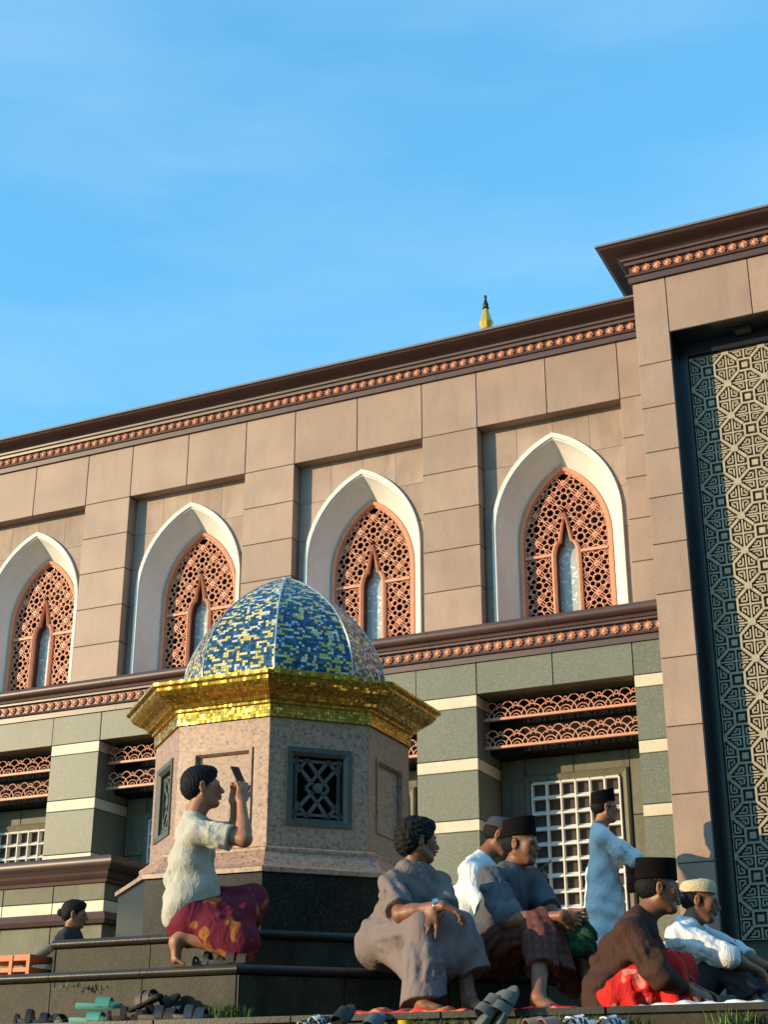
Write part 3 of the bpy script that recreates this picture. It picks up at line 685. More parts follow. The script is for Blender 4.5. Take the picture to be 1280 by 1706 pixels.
# gold tiled cornice and mosaic dome: many small tiles on a dark bed
def tiled(name, prof, mt, bed, tw, th, colour, par, tilt=.03, inset_=.12, lift=.003):
    """prof: list of (radius, z) from bottom to top; every octagon strip is covered with tiles"""
    bedm = MB(); bedm.loft([octo(0, 0, r, KROT, kz(z)) for r, z in prof], True, True); part = bedm.build(name, bed, par)
    t_ = MB()
    # resample the profile to tile rows
    for (r0, za), (r1, zb) in zip(prof[:-1], prof[1:]):
        ln = math.hypot(r1 - r0, zb - za); rows = max(1, round(ln / th))
        for q in range(rows):
            f0, f1 = q / rows, (q + 1) / rows
            ra, rb = r0 + (r1 - r0) * f0, r0 + (r1 - r0) * f1; zz0, zz1 = za + (zb - za) * f0, za + (zb - za) * f1
            c0, c1 = octo(0, 0, ra, KROT, kz(zz0)), octo(0, 0, rb, KROT, kz(zz1))
            for k in range(8):
                a0, b0, a1, b1 = Vector(c0[k]), Vector(c0[(k + 1) % 8]), Vector(c1[k]), Vector(c1[(k + 1) % 8])
                wid = max((b0 - a0).length, (b1 - a1).length); n = max(1, round(wid / tw))
                nn = (b0 - a0).cross(a1 - a0)
                if nn.length < 1e-9: nn = (b0 - a0).cross(b1 - a0)
                if nn.length < 1e-9: continue
                nn.normalize()
                if nn.dot(Vector(((a0 + b0).x, (a0 + b0).y, 0))) < 0 and abs(nn.z) < .999: nn = -nn
                off_ = random.random() if len(prof) > 9 else 0
                for i in range(n):
                    s0, s1 = (i + inset_ / 2) / n, (i + 1 - inset_ / 2) / n; v0, v1 = inset_ / 2, 1 - inset_ / 2
                    def pt(s_, v_): return (a0.lerp(b0, s_)).lerp(a1.lerp(b1, s_), v_)
                    ps = [pt(s0, v0), pt(s1, v0), pt(s1, v1), pt(s0, v1)]
                    tl = [random.uniform(-tilt, tilt) * tw for _ in range(2)]
                    hs_ = [lift + tl[0] + tl[1], lift - tl[0] + tl[1], lift - tl[0] - tl[1], lift + tl[0] - tl[1]]
                    t_.add(ps + [p + nn * h_ for p, h_ in zip(ps, hs_)], [(4, 5, 6, 7), (0, 1, 5, 4), (1, 2, 6, 5), (2, 3, 7, 6), (3, 0, 4, 7)], colour(i, q, k, zz0))
    t_.build('tiles', mt, part, kind='stuff'); return part
def goldc(i, q, k, z):
    v = random.uniform(.55, 1.15); return (.78 * v, (.47 + random.uniform(-.05, .05)) * v, .07 * v)
random.seed(11)
gcor = tiled('gold_cornice', [(.935, 2.45), (.935, 2.535), (.955, 2.54), (.955, 2.562), (.985, 2.566), (1.0, 2.585), (1.02, 2.60), (1.055, 2.612), (1.095, 2.632), (1.12, 2.66), (1.125, 2.685), (1.155, 2.69), (1.155, 2.712)], 'gold_tile', 'gold_grout', .021, .021, goldc, kio, .05)
oct_loft('cornice_top', [(1.15, 2.7125), (.80, 2.79)], 'gold_grout', par=gcor)
tiled('gold_drum', [(.80, 2.775), (.80, 2.80), (.775, 2.805), (.775, 2.835)], 'gold_tile', 'gold_grout', .021, .021, goldc, kio, .05)
DOME = [(.745, 2.836), (.745, 2.90), (.735, 2.98), (.715, 3.07), (.685, 3.15), (.64, 3.24), (.585, 3.325), (.52, 3.405), (.44, 3.485), (.35, 3.56), (.25, 3.63), (.14, 3.695), (.02, 3.75)]
def finer(p, n=3):
    o_ = []
    for a, b in zip(p[:-1], p[1:]): o_ += [lerp(a, b, k / n) for k in range(n)]
    return o_ + [p[-1]]
state = {'c': None, 'n': 0}
def mosc(i, q, k, z):
    if state['n'] > 0 and random.random() < .55: state['n'] -= 1; return state['c']
    r = random.random()
    if r < .24: c_ = random.choice([(.72, .58, .16), (.80, .70, .34), (.62, .48, .10)]); state['n'] = random.choice([0, 1, 1, 2])
    elif r < .33: c_ = random.choice([(.55, .66, .74), (.42, .55, .68), (.75, .78, .70)]); state['n'] = random.choice([0, 0, 1])
    elif r < .62: c_ = (.018, .055, .13)
    elif r < .85: c_ = (.03, .10, .20)
    else: c_ = (.055, .16, .27)
    state['c'] = c_; return c_
dome = tiled('dome', DOME, 'mosaic', 'grout', .0215, .0195, mosc, kio, .035, .10)
for k in range(8):
    m = MB(); m.tube([Vector(octo(0, 0, r + .004, KROT, kz(z))[k]) for r, z in DOME], .007, 6); m.build('rib', 'rib_metal', dome, 40)
m = MB(); m.lathe([(.05, kz(3.735)), (.045, kz(3.755)), (.01, kz(3.765))], 12); m.build('cap', 'rib_metal', dome, 40)
# unseen hall added behind the photographer to block sky fill from that side
hall = thing('sky_blocker_hall', 'tall brown hall added out of view behind the camera to block sky light', 'building', (14, -9.5, 0))
m = MB(); m.box(-19, 30, -8, 0, 0, 15); m.build('wall', 'granite', hall); m = MB(); m.box(-19.4, 30.4, -8.4, .5, 15, 15.6); m.build('cornice', 'maroon', hall)
for k in range(12):
    m = MB(); pth = [(x * 1.6 - 16.5 + k * 4, 1 + (z - 4.3) * 3.2) for x, z in AO]; m.prism(pth, lambda p: (p[0], .02, p[1]), lambda p: (p[0], .10, p[1])); m.build('window', 'dark_void', hall)
# ------------------------------------------------------------------ distance-field modelling for people and cloth
def surface_nets(f, lo, h):
    s = f < 0; c = s[:-1, :-1, :-1].astype(np.int8)
    cor = [(i, j, k) for i in (0, 1) for j in (0, 1) for k in (0, 1)]
    nx, ny, nz = f.shape
    c = sum(s[i:nx - 1 + i, j:ny - 1 + j, k:nz - 1 + k].astype(np.int8) for i, j, k in cor)
    act = (c > 0) & (c < 8); ai, aj, ak = np.nonzero(act); n = len(ai)
    idx = np.full(act.shape, -1, np.int32); idx[act] = np.arange(n, dtype=np.int32)
    v = {q: f[ai + q[0], aj + q[1], ak + q[2]] for q in cor}
    acc = np.zeros((n, 3)); cnt = np.zeros(n)
    for p in cor:
        for ax in range(3):
            if p[ax]: continue
            q = list(p); q[ax] = 1; q = tuple(q); d = (v[p] < 0) != (v[q] < 0)
            t = v[p][d] / (v[p][d] - v[q][d]); pos = np.tile(np.array(p, float), (len(t), 1)); pos[:, ax] += t; acc[d] += pos; cnt[d] += 1
    P = (acc / cnt[:, None] + np.stack([ai, aj, ak], 1)) * h + lo
    quads = []
    for ax in range(3):
        a = np.moveaxis(s, ax, 0); e = a[:-1] != a[1:]; flip = a[:-1]
        e = e[:, 1:-1, 1:-1]; fl = flip[:, 1:-1, 1:-1]; I = np.moveaxis(idx, ax, 0)
        i, j, k = np.nonzero(e); j1 = j + 1; k1 = k + 1
        q = np.stack([I[i, j1 - 1, k1 - 1], I[i, j1, k1 - 1], I[i, j1, k1], I[i, j1 - 1, k1]], 1)
        fv = fl[i, j, k] if ax != 1 else ~fl[i, j, k]
        q[~fv] = q[~fv][:, ::-1]; quads.append(q)
    return P, np.concatenate(quads)

def npv(p): return np.array([p[0], p[1], p[2]], np.float64)
def cone(a, b, ra, rb, k=.02): return ('c', npv(a), npv(b), ra, rb, k, None, 1.0)
def econe(a, b, ra, rb, wd, sc, k=.03): wd = npv(wd); return ('c', npv(a), npv(b), ra, rb, k, wd / np.linalg.norm(wd), sc)   # wider by sc along wd
def ell(c, r, rot=None, k=.02): return ('e', npv(c), np.array(r, float), np.eye(3) if rot is None else rot, k)
def fcone(a, b, ra, rb, k=.02): return ('c', npv(a), npv(b), ra, rb, k, None, 1.0, True)   # cut off flat at b, like a cuff or a hem
def sub(p): return ('s', p)
def sdf_mesh(name, prims, h, m, parent=None, disp=None, amp=1.0):
    los, his = [], []
    for p in prims:
        if p[0] == 'c': r = max(p[3], p[4]) * p[7]; los.append(np.minimum(p[1], p[2]) - r); his.append(np.maximum(p[1], p[2]) + r)
        elif p[0] == 'e': r = p[2].max(); los.append(p[1] - r); his.append(p[1] + r)
    lo = np.min(los, 0) - .03; hi = np.max(his, 0) + .03; n = np.ceil((hi - lo) / h).astype(int) + 2
    f = np.full(n, .07, np.float32); ax = [lo[i] + h * np.arange(n[i]) for i in range(3)]
    for p in prims:
        neg = p[0] == 's'; p = p[1] if neg else p
        if p[0] == 'c':
            r = max(p[3], p[4]) * p[7] + .07; l_, h_ = np.minimum(p[1], p[2]) - r, np.maximum(p[1], p[2]) + r
        else: r = p[2].max() + .07; l_, h_ = p[1] - r, p[1] + r
        i0 = np.clip(np.floor((l_ - lo) / h).astype(int), 0, n); i1 = np.clip(np.ceil((h_ - lo) / h).astype(int) + 1, 0, n)
        if (i1 <= i0).any(): continue
        sl = tuple(slice(a, b) for a, b in zip(i0, i1))
        X = ax[0][sl[0]][:, None, None]; Y = ax[1][sl[1]][None, :, None]; Z = ax[2][sl[2]][None, None, :]
        if p[0] == 'c':
            a, b = p[1], p[2]; dx, dy, dz = X - a[0], Y - a[1], Z - a[2]; ba = b - a
            if p[6] is not None:
                wd = p[6]; t = (dx * wd[0] + dy * wd[1] + dz * wd[2]) * (1 - 1 / p[7]); dx, dy, dz = dx - t * wd[0], dy - t * wd[1], dz - t * wd[2]
                tb = ba @ wd * (1 - 1 / p[7]); ba = ba - tb * wd
            hh = np.clip((dx * ba[0] + dy * ba[1] + dz * ba[2]) / max(ba @ ba, 1e-9), 0, 1)
            d = np.sqrt((dx - hh * ba[0]) ** 2 + (dy - hh * ba[1]) ** 2 + (dz - hh * ba[2]) ** 2) - (p[3] + (p[4] - p[3]) * hh); k = p[5]
            if len(p) > 8: d = np.maximum(d, ((dx * ba[0] + dy * ba[1] + dz * ba[2]) / (ba @ ba) - 1) * math.sqrt(ba @ ba))
        else:
            dx, dy, dz = X - p[1][0], Y - p[1][1], Z - p[1][2]; Rm = p[3]; r = p[2]
            q = [(dx * Rm[0, i] + dy * Rm[1, i] + dz * Rm[2, i]) / r[i] for i in range(3)]
            k0 = np.sqrt(q[0] ** 2 + q[1] ** 2 + q[2] ** 2); k1 = np.sqrt((q[0] / r[0]) ** 2 + (q[1] / r[1]) ** 2 + (q[2] / r[2]) ** 2) + 1e-9
            d = k0 * (k0 - 1) / k1; k = p[4]
        g = f[sl]
        if neg: g2 = -g; hh = np.maximum(k - np.abs(g2 - d), 0) / k; f[sl] = -(np.minimum(g2, d) - hh * hh * k * .25)
        else: hh = np.maximum(k - np.abs(g - d), 0) / k; f[sl] = np.minimum(g, d) - hh * hh * k * .25
    if disp is not None:
        I = np.nonzero(np.abs(f) < .035); f[I] += (amp * disp(ax[0][I[0]], ax[1][I[1]], ax[2][I[2]])).astype(np.float32)
    V, Q = surface_nets(f, lo, h)
    base = np.zeros(3) if parent is None else npv(parent.matrix_basis.translation)
    V = V - base
    me = bpy.data.meshes.new(name); me.vertices.add(len(V)); me.vertices.foreach_set('co', V.astype(np.float32).ravel())
    me.loops.add(len(Q) * 4); me.loops.foreach_set('vertex_index', Q.astype(np.int32).ravel())
    me.polygons.add(len(Q)); me.polygons.foreach_set('loop_start', np.arange(0, len(Q) * 4, 4, dtype=np.int32))
    me.update(calc_edges=True); me.validate(); me.polygons.foreach_set('use_smooth', [True] * len(me.polygons)); me.materials.append(MAT[m])
    return put(name, me, parent)
def folds(seed, dirs, wl=.09, sharp=1.0):
    """wrinkles: ridges running across the given wave directions, warped so that they wander and fade"""
    r = np.random.default_rng(seed); ws = []
    for d in dirs:
        d = np.array(d, float); d /= np.linalg.norm(d)
        ws.append((d * 2 * np.pi / (wl * r.uniform(.75, 1.35)), r.uniform(0, 6.28), r.normal(size=3) * 7, r.normal(size=3) * 5, r.uniform(0, 6.28)))
    def fn(x, y, z):
        o = 0
        for kv, ph, w1, w2, p2 in ws:
            wob = 1.6 * np.sin(x * w1[0] + y * w1[1] + z * w1[2] + p2)
            fade = .5 + .5 * np.sin(x * w2[0] + y * w2[1] + z * w2[2] + ph * 2)
            s_ = np.sin(x * kv[0] + y * kv[1] + z * kv[2] + ph + wob); o = o + fade * (np.abs(s_) ** .7 * np.sign(s_))
        return .0062 * o / len(ws) ** .5
    return fn
def hair_noise(seed, wl=.014, a=.004):
    r = np.random.default_rng(seed); K = [r.normal(size=3) for _ in range(9)]; K = [k / np.linalg.norm(k) * 2 * np.pi / (wl * r.uniform(.7, 1.6)) for k in K]; PH = r.uniform(0, 6.28, 9)
    return lambda x, y, z: a * sum(np.sin(x * k[0] + y * k[1] + z * k[2] + p) for k, p in zip(K, PH)) / 3

class Fig:
    def __init__(s, label, base, skin='skin_mid', group=None):
        s.e = thing('person', label, 'person', base, 0, group); s.skin = []; s.sm = skin
    def head(s, c, yaw, pitch=0, roll=0, sc=1.0):
        y, p, r = R(yaw), R(pitch), R(roll); f = np.array([math.cos(y) * math.cos(p), math.sin(y) * math.cos(p), math.sin(p)])
        l = np.cross([0, 0, 1], f); l /= np.linalg.norm(l); u = np.cross(f, l)
        l, u = l * math.cos(r) + u * math.sin(r), u * math.cos(r) - l * math.sin(r)
        s.hR = np.stack([f, l, u], 1); s.hc = npv(c); s.hs = sc
        T = lambda x, yy, z: s.hc + s.hR @ (np.array([x, yy, z]) * sc); s.T = T
        E_ = lambda x, yy, z, r_, k=.015: ell(T(x, yy, z), np.array(r_) * sc, s.hR, k)
        C_ = lambda a, b, ra, rb, k=.012: cone(T(*a), T(*b), ra * sc, rb * sc, k)
        s.E_, s.C_ = E_, C_
        k = [E_(-.014, 0, .032, (.094, .073, .083)), E_(.034, 0, -.028, (.058, .056, .083), .03), E_(.068, 0, -.092, (.022, .027, .02), .03)]
        for q in (-1, 1):
            k += [C_((-.005, q * .056, -.045), (.055, q * .030, -.088), .016, .016, .03), E_(.062, q * .036, -.026, (.022, .02, .022), .025), E_(.062, q * .050, .0, (.02, .012, .02), .02)]
        k += [C_((.083, -.034, .020), (.083, .034, .020), .011, .011, .018), C_((.088, 0, .012), (.113, 0, -.026), .0075, .0115, .014), E_(.104, -.011, -.030, (.011, .008, .007), .008), E_(.104, .011, -.030, (.011, .008, .007), .008)]
        k += [E_(.088, 0, -.050, (.014, .026, .018), .015)]
        for q in (-1, 1): k += [sub(E_(.098, q * .031, .001, (.016, .017, .0095), .014))]
        k += [E_(.099, 0, -.0555, (.009, .021, .0055), .006), E_(.097, 0, -.067, (.009, .018, .006), .006), sub(E_(.103, 0, -.061, (.010, .022, .0022), .004)), sub(E_(.092, 0, -.080, (.008, .02, .006), .012))]
        for q in (-1, 1): k += [E_(-.008, q * .074, -.006, (.018, .009, .031), .006), E_(-.006, q * .079, .016, (.016, .006, .012), .006), sub(E_(-.004, q * .086, -.002, (.009, .008, .016), .006))]
        s.skin += k
        for q in (-1, 1):
            m = MB(); c_ = Vector(T(.0865, q * .031, .001)); Rv = Matrix(s.hR.tolist())
            m.lathe([(.0125 * math.sin(R(a)), .0125 * math.cos(R(a)) * .62) for a in (4, 30, 60, 90, 120, 150, 176)], 10)
            m.v = [tuple(c_ + Rv @ Vector((v[0] * .8, v[1], v[2] * .8)) * sc - s.e.location) for v in m.v]; m.build('eye', 'eye', s.e, 60)
        s.brow = [C_((.0905, q * .012, .0215), (.082, q * .046, .0235), .0045, .0035, .004) for q in (-1, 1)]
    def neck(s, b, r0=.052, r1=.058): s.nb = npv(b); s.skin.append(cone(s.T(-.018, 0, -.07), b, r0 * s.hs, r1 * s.hs, .03)); s.skin.append(cone(s.T(.02, 0, -.075), b, .03, .045, .03))
    def hair(s, kind='short', seed=1):
        E_ = s.E_
        if kind == 'short': pr = [E_(-.020, 0, .040, (.103, .083, .089)), E_(-.055, 0, -.005, (.062, .070, .060), .03), E_(.035, 0, .088, (.055, .06, .034), .03)]
        elif kind == 'curly': pr = [E_(-.024, 0, .040, (.112, .090, .098)), E_(-.062, 0, -.018, (.066, .074, .07), .03), E_(.035, 0, .09, (.06, .066, .04), .03)]
        else: pr = [E_(-.025, 0, .012, (.092, .0775, .072))]
        cut = [sub(E_(.105, 0, -.035, (.075, .11, .092), .006)), sub(E_(.02, 0, -.095, (.075, .12, .075), .006))]
        for q in (-1, 1): cut.append(sub(E_(.002, q * .085, -.012, (.026, .018, .036), .006)))
        if kind == 'under': cut.append(sub(E_(-.02, 0, .09, (.13, .12, .05), .004)))
        sdf_mesh('hair', pr + cut + s.brow, .0042, 'hair', s.e, hair_noise(seed, .02 if kind == 'curly' else .012, .0036 if kind == 'curly' else .0022))
    def beard(s): sdf_mesh('moustache', [s.C_((.107, -.02, -.049), (.109, .02, -.049), .0045, .0045, .004)], .003, 'hair', s.e)
    def peci(s, m='velvet', hgt=.098, tilt=.012, a=.104, b=.086, z0=.045, top=.94, x0=-.012, soft=False):
        mb = MB(); n = 32; rings = []
        lev = [(-.004, .985), (0, 1.0), (.33, .985), (.66, .965), (1, top), (1.0, top - .04), (.93, top - .16), (.90, .3), (.90, .02)] if not soft else [(-.004, .985), (0, 1.01), (.3, 1.0), (.58, .97), (.78, .90), (.92, .76), (.99, .52), (1.0, .25), (1.0, .02)]
        for lv, sc in lev:
            ring = []
            for j in range(n):
                t = 2 * math.pi * j / n; pk = 0 if soft else .007 * math.cos(t) ** 2 * lv
                z = z0 + tilt * math.cos(t) + hgt * lv + pk
                p = s.T(x0 + a * sc * math.cos(t), b * sc * math.sin(t), z); ring.append(tuple(Vector(p) - s.e.location))
            rings.append(ring)
        mb.loft(rings, True, True); return mb.build('cap', m, s.e, 35)
    def limb(s, a, b, ra, rb, k=.025): s.skin.append(cone(a, b, ra, rb, k))
    def arm(s, sh, el, wr): s.limb(sh, el, .050, .040); s.limb(el, wr, .041, .026); s.limb(npv(el) + (npv(wr) - npv(el)) * .25, npv(el) + (npv(wr) - npv(el)) * .35, .042, .038)
    def leg(s, hip, kn, an, toe=None, r=1.0):
        s.limb(hip, kn, .08 * r, .058 * r); s.limb(kn, an, .056 * r, .036 * r); a, b = npv(kn), npv(an); s.limb(a + (b - a) * .3, a + (b - a) * .42, .057 * r, .05 * r)
        if toe is not None: s.foot(an, toe)
    def foot(s, an, toe):
        a, t = npv(an), npv(toe); d = t - a; d /= np.linalg.norm(d); sd_ = np.cross(d, [0, 0, 1.0]); ns = np.linalg.norm(sd_); sd_ = sd_ / ns if ns > .2 else np.array([0, 1.0, 0])
        heel = a - d * .035 + np.array([0, 0, -.035]); s.limb(a, heel, .034, .030, .03); s.skin.append(econe(a + (t - a) * .3 + np.array([0, 0, -.012]), a + (t - a) * .78, .032, .022, sd_, 1.45, .03))
        for i, o in enumerate((-.034, -.018, -.002, .013, .028)): s.skin.append(cone(a + (t - a) * .76 + sd_ * o * .9, t + sd_ * o * 1.05 - d * (.006 * i), .011, .0095, .006))
    def hand(s, wr, d, n, curl=35, side=1, spread=.1, sc=1.0, thumb=40):
        """d: finger direction, n: direction the palm faces, side: +1/-1 which side the thumb is on"""
        w_ = npv(wr); d = npv(d); d /= np.linalg.norm(d); n = npv(n); n -= d * (n @ d); n /= np.linalg.norm(n); q = np.cross(d, n) * side
        s.skin.append(econe(w_ + d * .012, w_ + d * .072 * sc, .0175 * sc, .0155 * sc, q, 2.1, .02))
        for i, (o, ln) in enumerate(((.030, .072), (.011, .080), (-.008, .075), (-.026, .058))):
            p = w_ + d * .083 * sc + q * o * sc; dd = d + q * spread * (1.2 - i * .8); dd /= np.linalg.norm(dd); ang = 0
            for j, fr in enumerate((.45, .32, .23)):
                ang += R(curl) * (.7 if j == 0 else 1.0) * (1 + .07 * i); v = dd * math.cos(ang) + n * math.sin(ang); p2 = p + v * ln * fr * sc
                s.skin.append(cone(p, p2, (.0095 - .0008 * j) * sc, (.009 - .0009 * j) * sc, .005)); p = p2
        p = w_ + d * .022 * sc + q * .026 * sc; ta = R(thumb); v = d * math.cos(ta) + q * math.sin(ta) + n * .35; v /= np.linalg.norm(v)
        p2 = p + v * .04 * sc; v2 = v + d * .5 + n * .2; v2 /= np.linalg.norm(v2); p3 = p2 + v2 * .03 * sc; p4 = p3 + v2 * .024 * sc
        for a, b, ra, rb in ((p, p2, .014, .0115), (p2, p3, .011, .0100), (p3, p4, .0098, .0085)): s.skin.append(cone(a, b, ra * sc, rb * sc, .008))
    def cloth(s, name, prims, m, h=.0075, seed=1, dirs=((1, 0, .4), (.3, .8, 1)), wl=.1, amp=1.0): return sdf_mesh(name, prims, h, m, s.e, folds(seed, dirs, wl), amp)
    def body(s, h=.0045): return sdf_mesh('body', s.skin, h, s.sm, s.e)

def ridges(a, b, ra, rb, n, seed, tw=.4, rr=.011, lim=1.7, t0=(0, .35), t1=(.65, 1)):
    """raised fold lines running along a tapering limb, most of them on the side that faces the plaza"""
    q = np.random.default_rng(seed); a, b = npv(a), npv(b); ax_ = (b - a) / np.linalg.norm(b - a); f_ = np.array([0, -1.0, 0]); f_ = f_ - ax_ * (f_ @ ax_); f_ /= np.linalg.norm(f_); g_ = np.cross(ax_, f_); out = []
    for i in range(n):
        th = -lim + 2 * lim * (i + q.uniform(.2, .8)) / n; ta, tb = q.uniform(*t0), q.uniform(*t1); w = q.normal() * tw; pts = []
        for k in range(4):
            u = k / 3; t = ta + (tb - ta) * u; an = th + w * (u - .5) + .12 * math.sin(3 * u + i); rad = ra + (rb - ra) * t
            pts.append(a + (b - a) * t + (f_ * math.cos(an) + g_ * math.sin(an)) * (rad - rr * .35))
        for k in range(3): out.append(cone(pts[k], pts[k + 1], rr * (.55 if k == 0 else 1), rr * (.6 if k == 2 else 1), .016))
    return out
def mixp(a, b, t): return npv(a) + (npv(b) - npv(a)) * t
def slab_obj(name, c, ax_, ay, az, sx, sy, sz, m, parent=None):
    c, ax_, ay, az = Vector(c), Vector(ax_).normalized(), Vector(ay).normalized(), Vector(az).normalized(); off = parent.location if parent else Vector((0, 0, 0))
    mb = MB(); mb.add([c + ax_ * (i * sx / 2) + ay * (j * sy / 2) + az * (k * sz / 2) - off for k in (-1, 1) for j in (-1, 1) for i in (-1, 1)],
           [(0, 2, 3, 1), (4, 5, 7, 6), (0, 1, 5, 4), (2, 6, 7, 3), (0, 4, 6, 2), (1, 3, 7, 5)])
    o = mb.build(name, m, parent); bv = o.modifiers.new('edge', 'BEVEL'); bv.width = min(sx, sy, sz) * .3; bv.segments = 2; return o
def phone(label, c, long_, wide, m='phone'):
    c, long_, wide = Vector(c), Vector(long_).normalized(), Vector(wide).normalized(); th_ = long_.cross(wide)
    t_ = thing('phone', label, 'phone', c); slab_obj('case', c, wide, long_, th_, .072, .150, .009, m, t_)
    slab_obj('screen', c + th_ * .0048, wide, long_, th_, .066, .142, .0012, 'phone', t_); slab_obj('camera_bump', c - th_ * .0052 + long_ * .052 + wide * .018, wide, long_, th_, .026, .03, .004, 'phone', t_)

# -- 1. the kneeling photographer
F = Fig('person in beige shirt and maroon sarong kneeling on the steps to photograph with a phone', (at(335, 1600, 8.3).x, 8.3, ZL), 'skin_mid')
F.head(at(337, 1313, 8.30), 12, 6, 0, 1.02); F.neck(at(322, 1364, 8.31)); F.hair('short', 3)
shN, shF = at(330, 1388, 8.15), at(340, 1384, 8.47); elN, elF = at(407, 1398, 8.08), at(394, 1392, 8.44); wrN, wrF = at(402, 1334, 8.17), at(391, 1337, 8.33)
chest, pel = at(318, 1408, 8.31), at(316, 1512, 8.33); wd = npv(shF) - npv(shN)
F.arm(shN, elN, wrN); F.arm(shF, elF, wrF)
F.hand(wrN, at(404, 1300, 8.19) - at(402, 1334, 8.17), (-.4, .8, .2), 42, -1); F.hand(wrF, at(394, 1304, 8.31) - at(391, 1337, 8.33), (.2, -.9, .1), 42, 1)
F.skin += [econe(chest, pel, .095, .10, wd, 1.35)]
kN, aN, tN = at(402, 1578, 8.19), at(303, 1562, 8.2), at(292, 1606, 8.2); kF, aF = at(420, 1500, 8.44), at(378, 1588, 8.42)
F.leg(at(318, 1525, 8.24), kN, aN); F.leg(at(322, 1520, 8.42), kF, aF, npv(at(408, 1603, 8.38)))
F.limb(aN, at(292, 1570, 8.2), .036, .034); F.skin += [econe(at(294, 1568, 8.2), at(293, 1598, 8.2), .03, .026, (0, 1, 0), 1.5, .03)]
F.skin += [cone(at(293, 1598, 8.2 + o), at(306, 1606, 8.2 + o * 1.1), .011, .009, .006) for o in (-.035, -.018, 0, .016, .032)]
F.body()
hemA, hemB = at(285, 1535, 8.28), at(372, 1488, 8.36)
sh = [econe(at(322, 1388, 8.31), at(318, 1440, 8.31), .098, .118, wd, 1.42), econe(at(318, 1440, 8.31), at(318, 1500, 8.32), .120, .138, wd, 1.28), econe(at(302, 1500, 8.28), at(292, 1530, 8.3), .095, .075, wd, 1.6, .05),
      econe(at(335, 1480, 8.3), at(345, 1497, 8.32), .10, .075, wd, 1.5, .05), cone(F.nb, shN, .052, .055, .04), cone(F.nb, shF, .052, .055, .04), fcone(shN, mixp(shN, elN, .72), .062, .070, .03), fcone(shF, mixp(shF, elF, .72), .068, .068, .03), cone(at(324, 1376, 8.3), at(323, 1366, 8.3), .064, .062, .02)]
sh += ridges(at(322, 1400, 8.31), at(312, 1520, 8.31), .125, .145, 7, 3, 1.2, .013) + ridges(shN, mixp(shN, elN, .72), .064, .072, 5, 4, .9, .008)
F.cloth('shirt', sh, 'shirt_beige', seed=5, dirs=((.5, .1, 1), (.8, .2, -.6), (0.2, .3, 1)), wl=.10, amp=1.15)
sg = [econe(at(315, 1515, 8.33), at(318, 1535, 8.33), .14, .145, wd, 1.25), cone(at(322, 1522, 8.25), at(396, 1562, 8.2), .115, .085, .05), cone(at(325, 1515, 8.42), kF, .12, .085, .05), fcone(kF, at(394, 1584, 8.43), .082, .08, .05),
      cone(at(405, 1520, 8.3), at(398, 1580, 8.25), .09, .06, .06), cone(at(360, 1530, 8.3), at(390, 1560, 8.28), .12, .09, .06), cone(at(356, 1548, 8.2), at(408, 1572, 8.2), .085, .085, .05), cone(at(400, 1570, 8.22), at(404, 1590, 8.22), .07, .06, .04), cone(at(352, 1562, 8.19), at(395, 1580, 8.18), .06, .065, .04)]
sg += ridges(at(330, 1520, 8.25), at(404, 1556, 8.2), .112, .085, 6, 5, .8, .014) + ridges(kF, at(394, 1582, 8.38), .085, .075, 5, 6, .3, .014)
F.cloth('sarong', sg, 'sarong_maroon', seed=8, dirs=((.9, .2, .5), (.3, .4, 1)), wl=.09, amp=1.3)
phone('phone held up by the kneeling photographer in a beige shirt', at(399, 1297, 8.25), at(391, 1279, 8.25) - at(406, 1313, 8.25), (.55, .83, .1))

# -- 2. the man in the long grey robe
F = Fig('bare headed person in a long grey robe sitting on the black step beside the kiosk', (at(690, 1685, 7.8).x, 7.9, ZT), 'skin_dark')
F.head(at(697, 1402, 8.02), 18, -2, 0, 1.0); F.neck(at(690, 1452, 8.03)); F.hair('curly', 4); F.beard()
shN, shF = at(650, 1474, 7.90), at(734, 1472, 8.16); elN, elF = at(668, 1524, 7.72), at(746, 1524, 7.86); wrN, wrF = at(736, 1508, 7.58), at(724, 1522, 7.60)
wd = npv(shF) - npv(shN); chest, pel = at(688, 1478, 8.04), at(648, 1585, 8.2)
F.arm(shN, elN, wrN); F.arm(shF, elF, wrF)
F.hand(wrN, (.85, -.1, -.35), (0, .3, -1), 28, 1, sc=1.0); F.hand(wrF, (-.62, -.25, -.75), (.3, .8, -.3), 18, 1, .14, 1.05)
F.skin += [econe(chest, pel, .10, .11, wd, 1.4)]
hN, hF = at(630, 1572, 8.10), at(668, 1570, 8.28); kN, kF = at(706, 1548, 7.66), at(762, 1546, 7.80); aN, aF = at(706, 1672, 7.50), at(782, 1664, 7.72)
F.leg(hN, kN, aN, npv(at(738, 1684, 7.36))); F.leg(hF, kF, aF, npv(at(800, 1680, 7.5))); F.body()
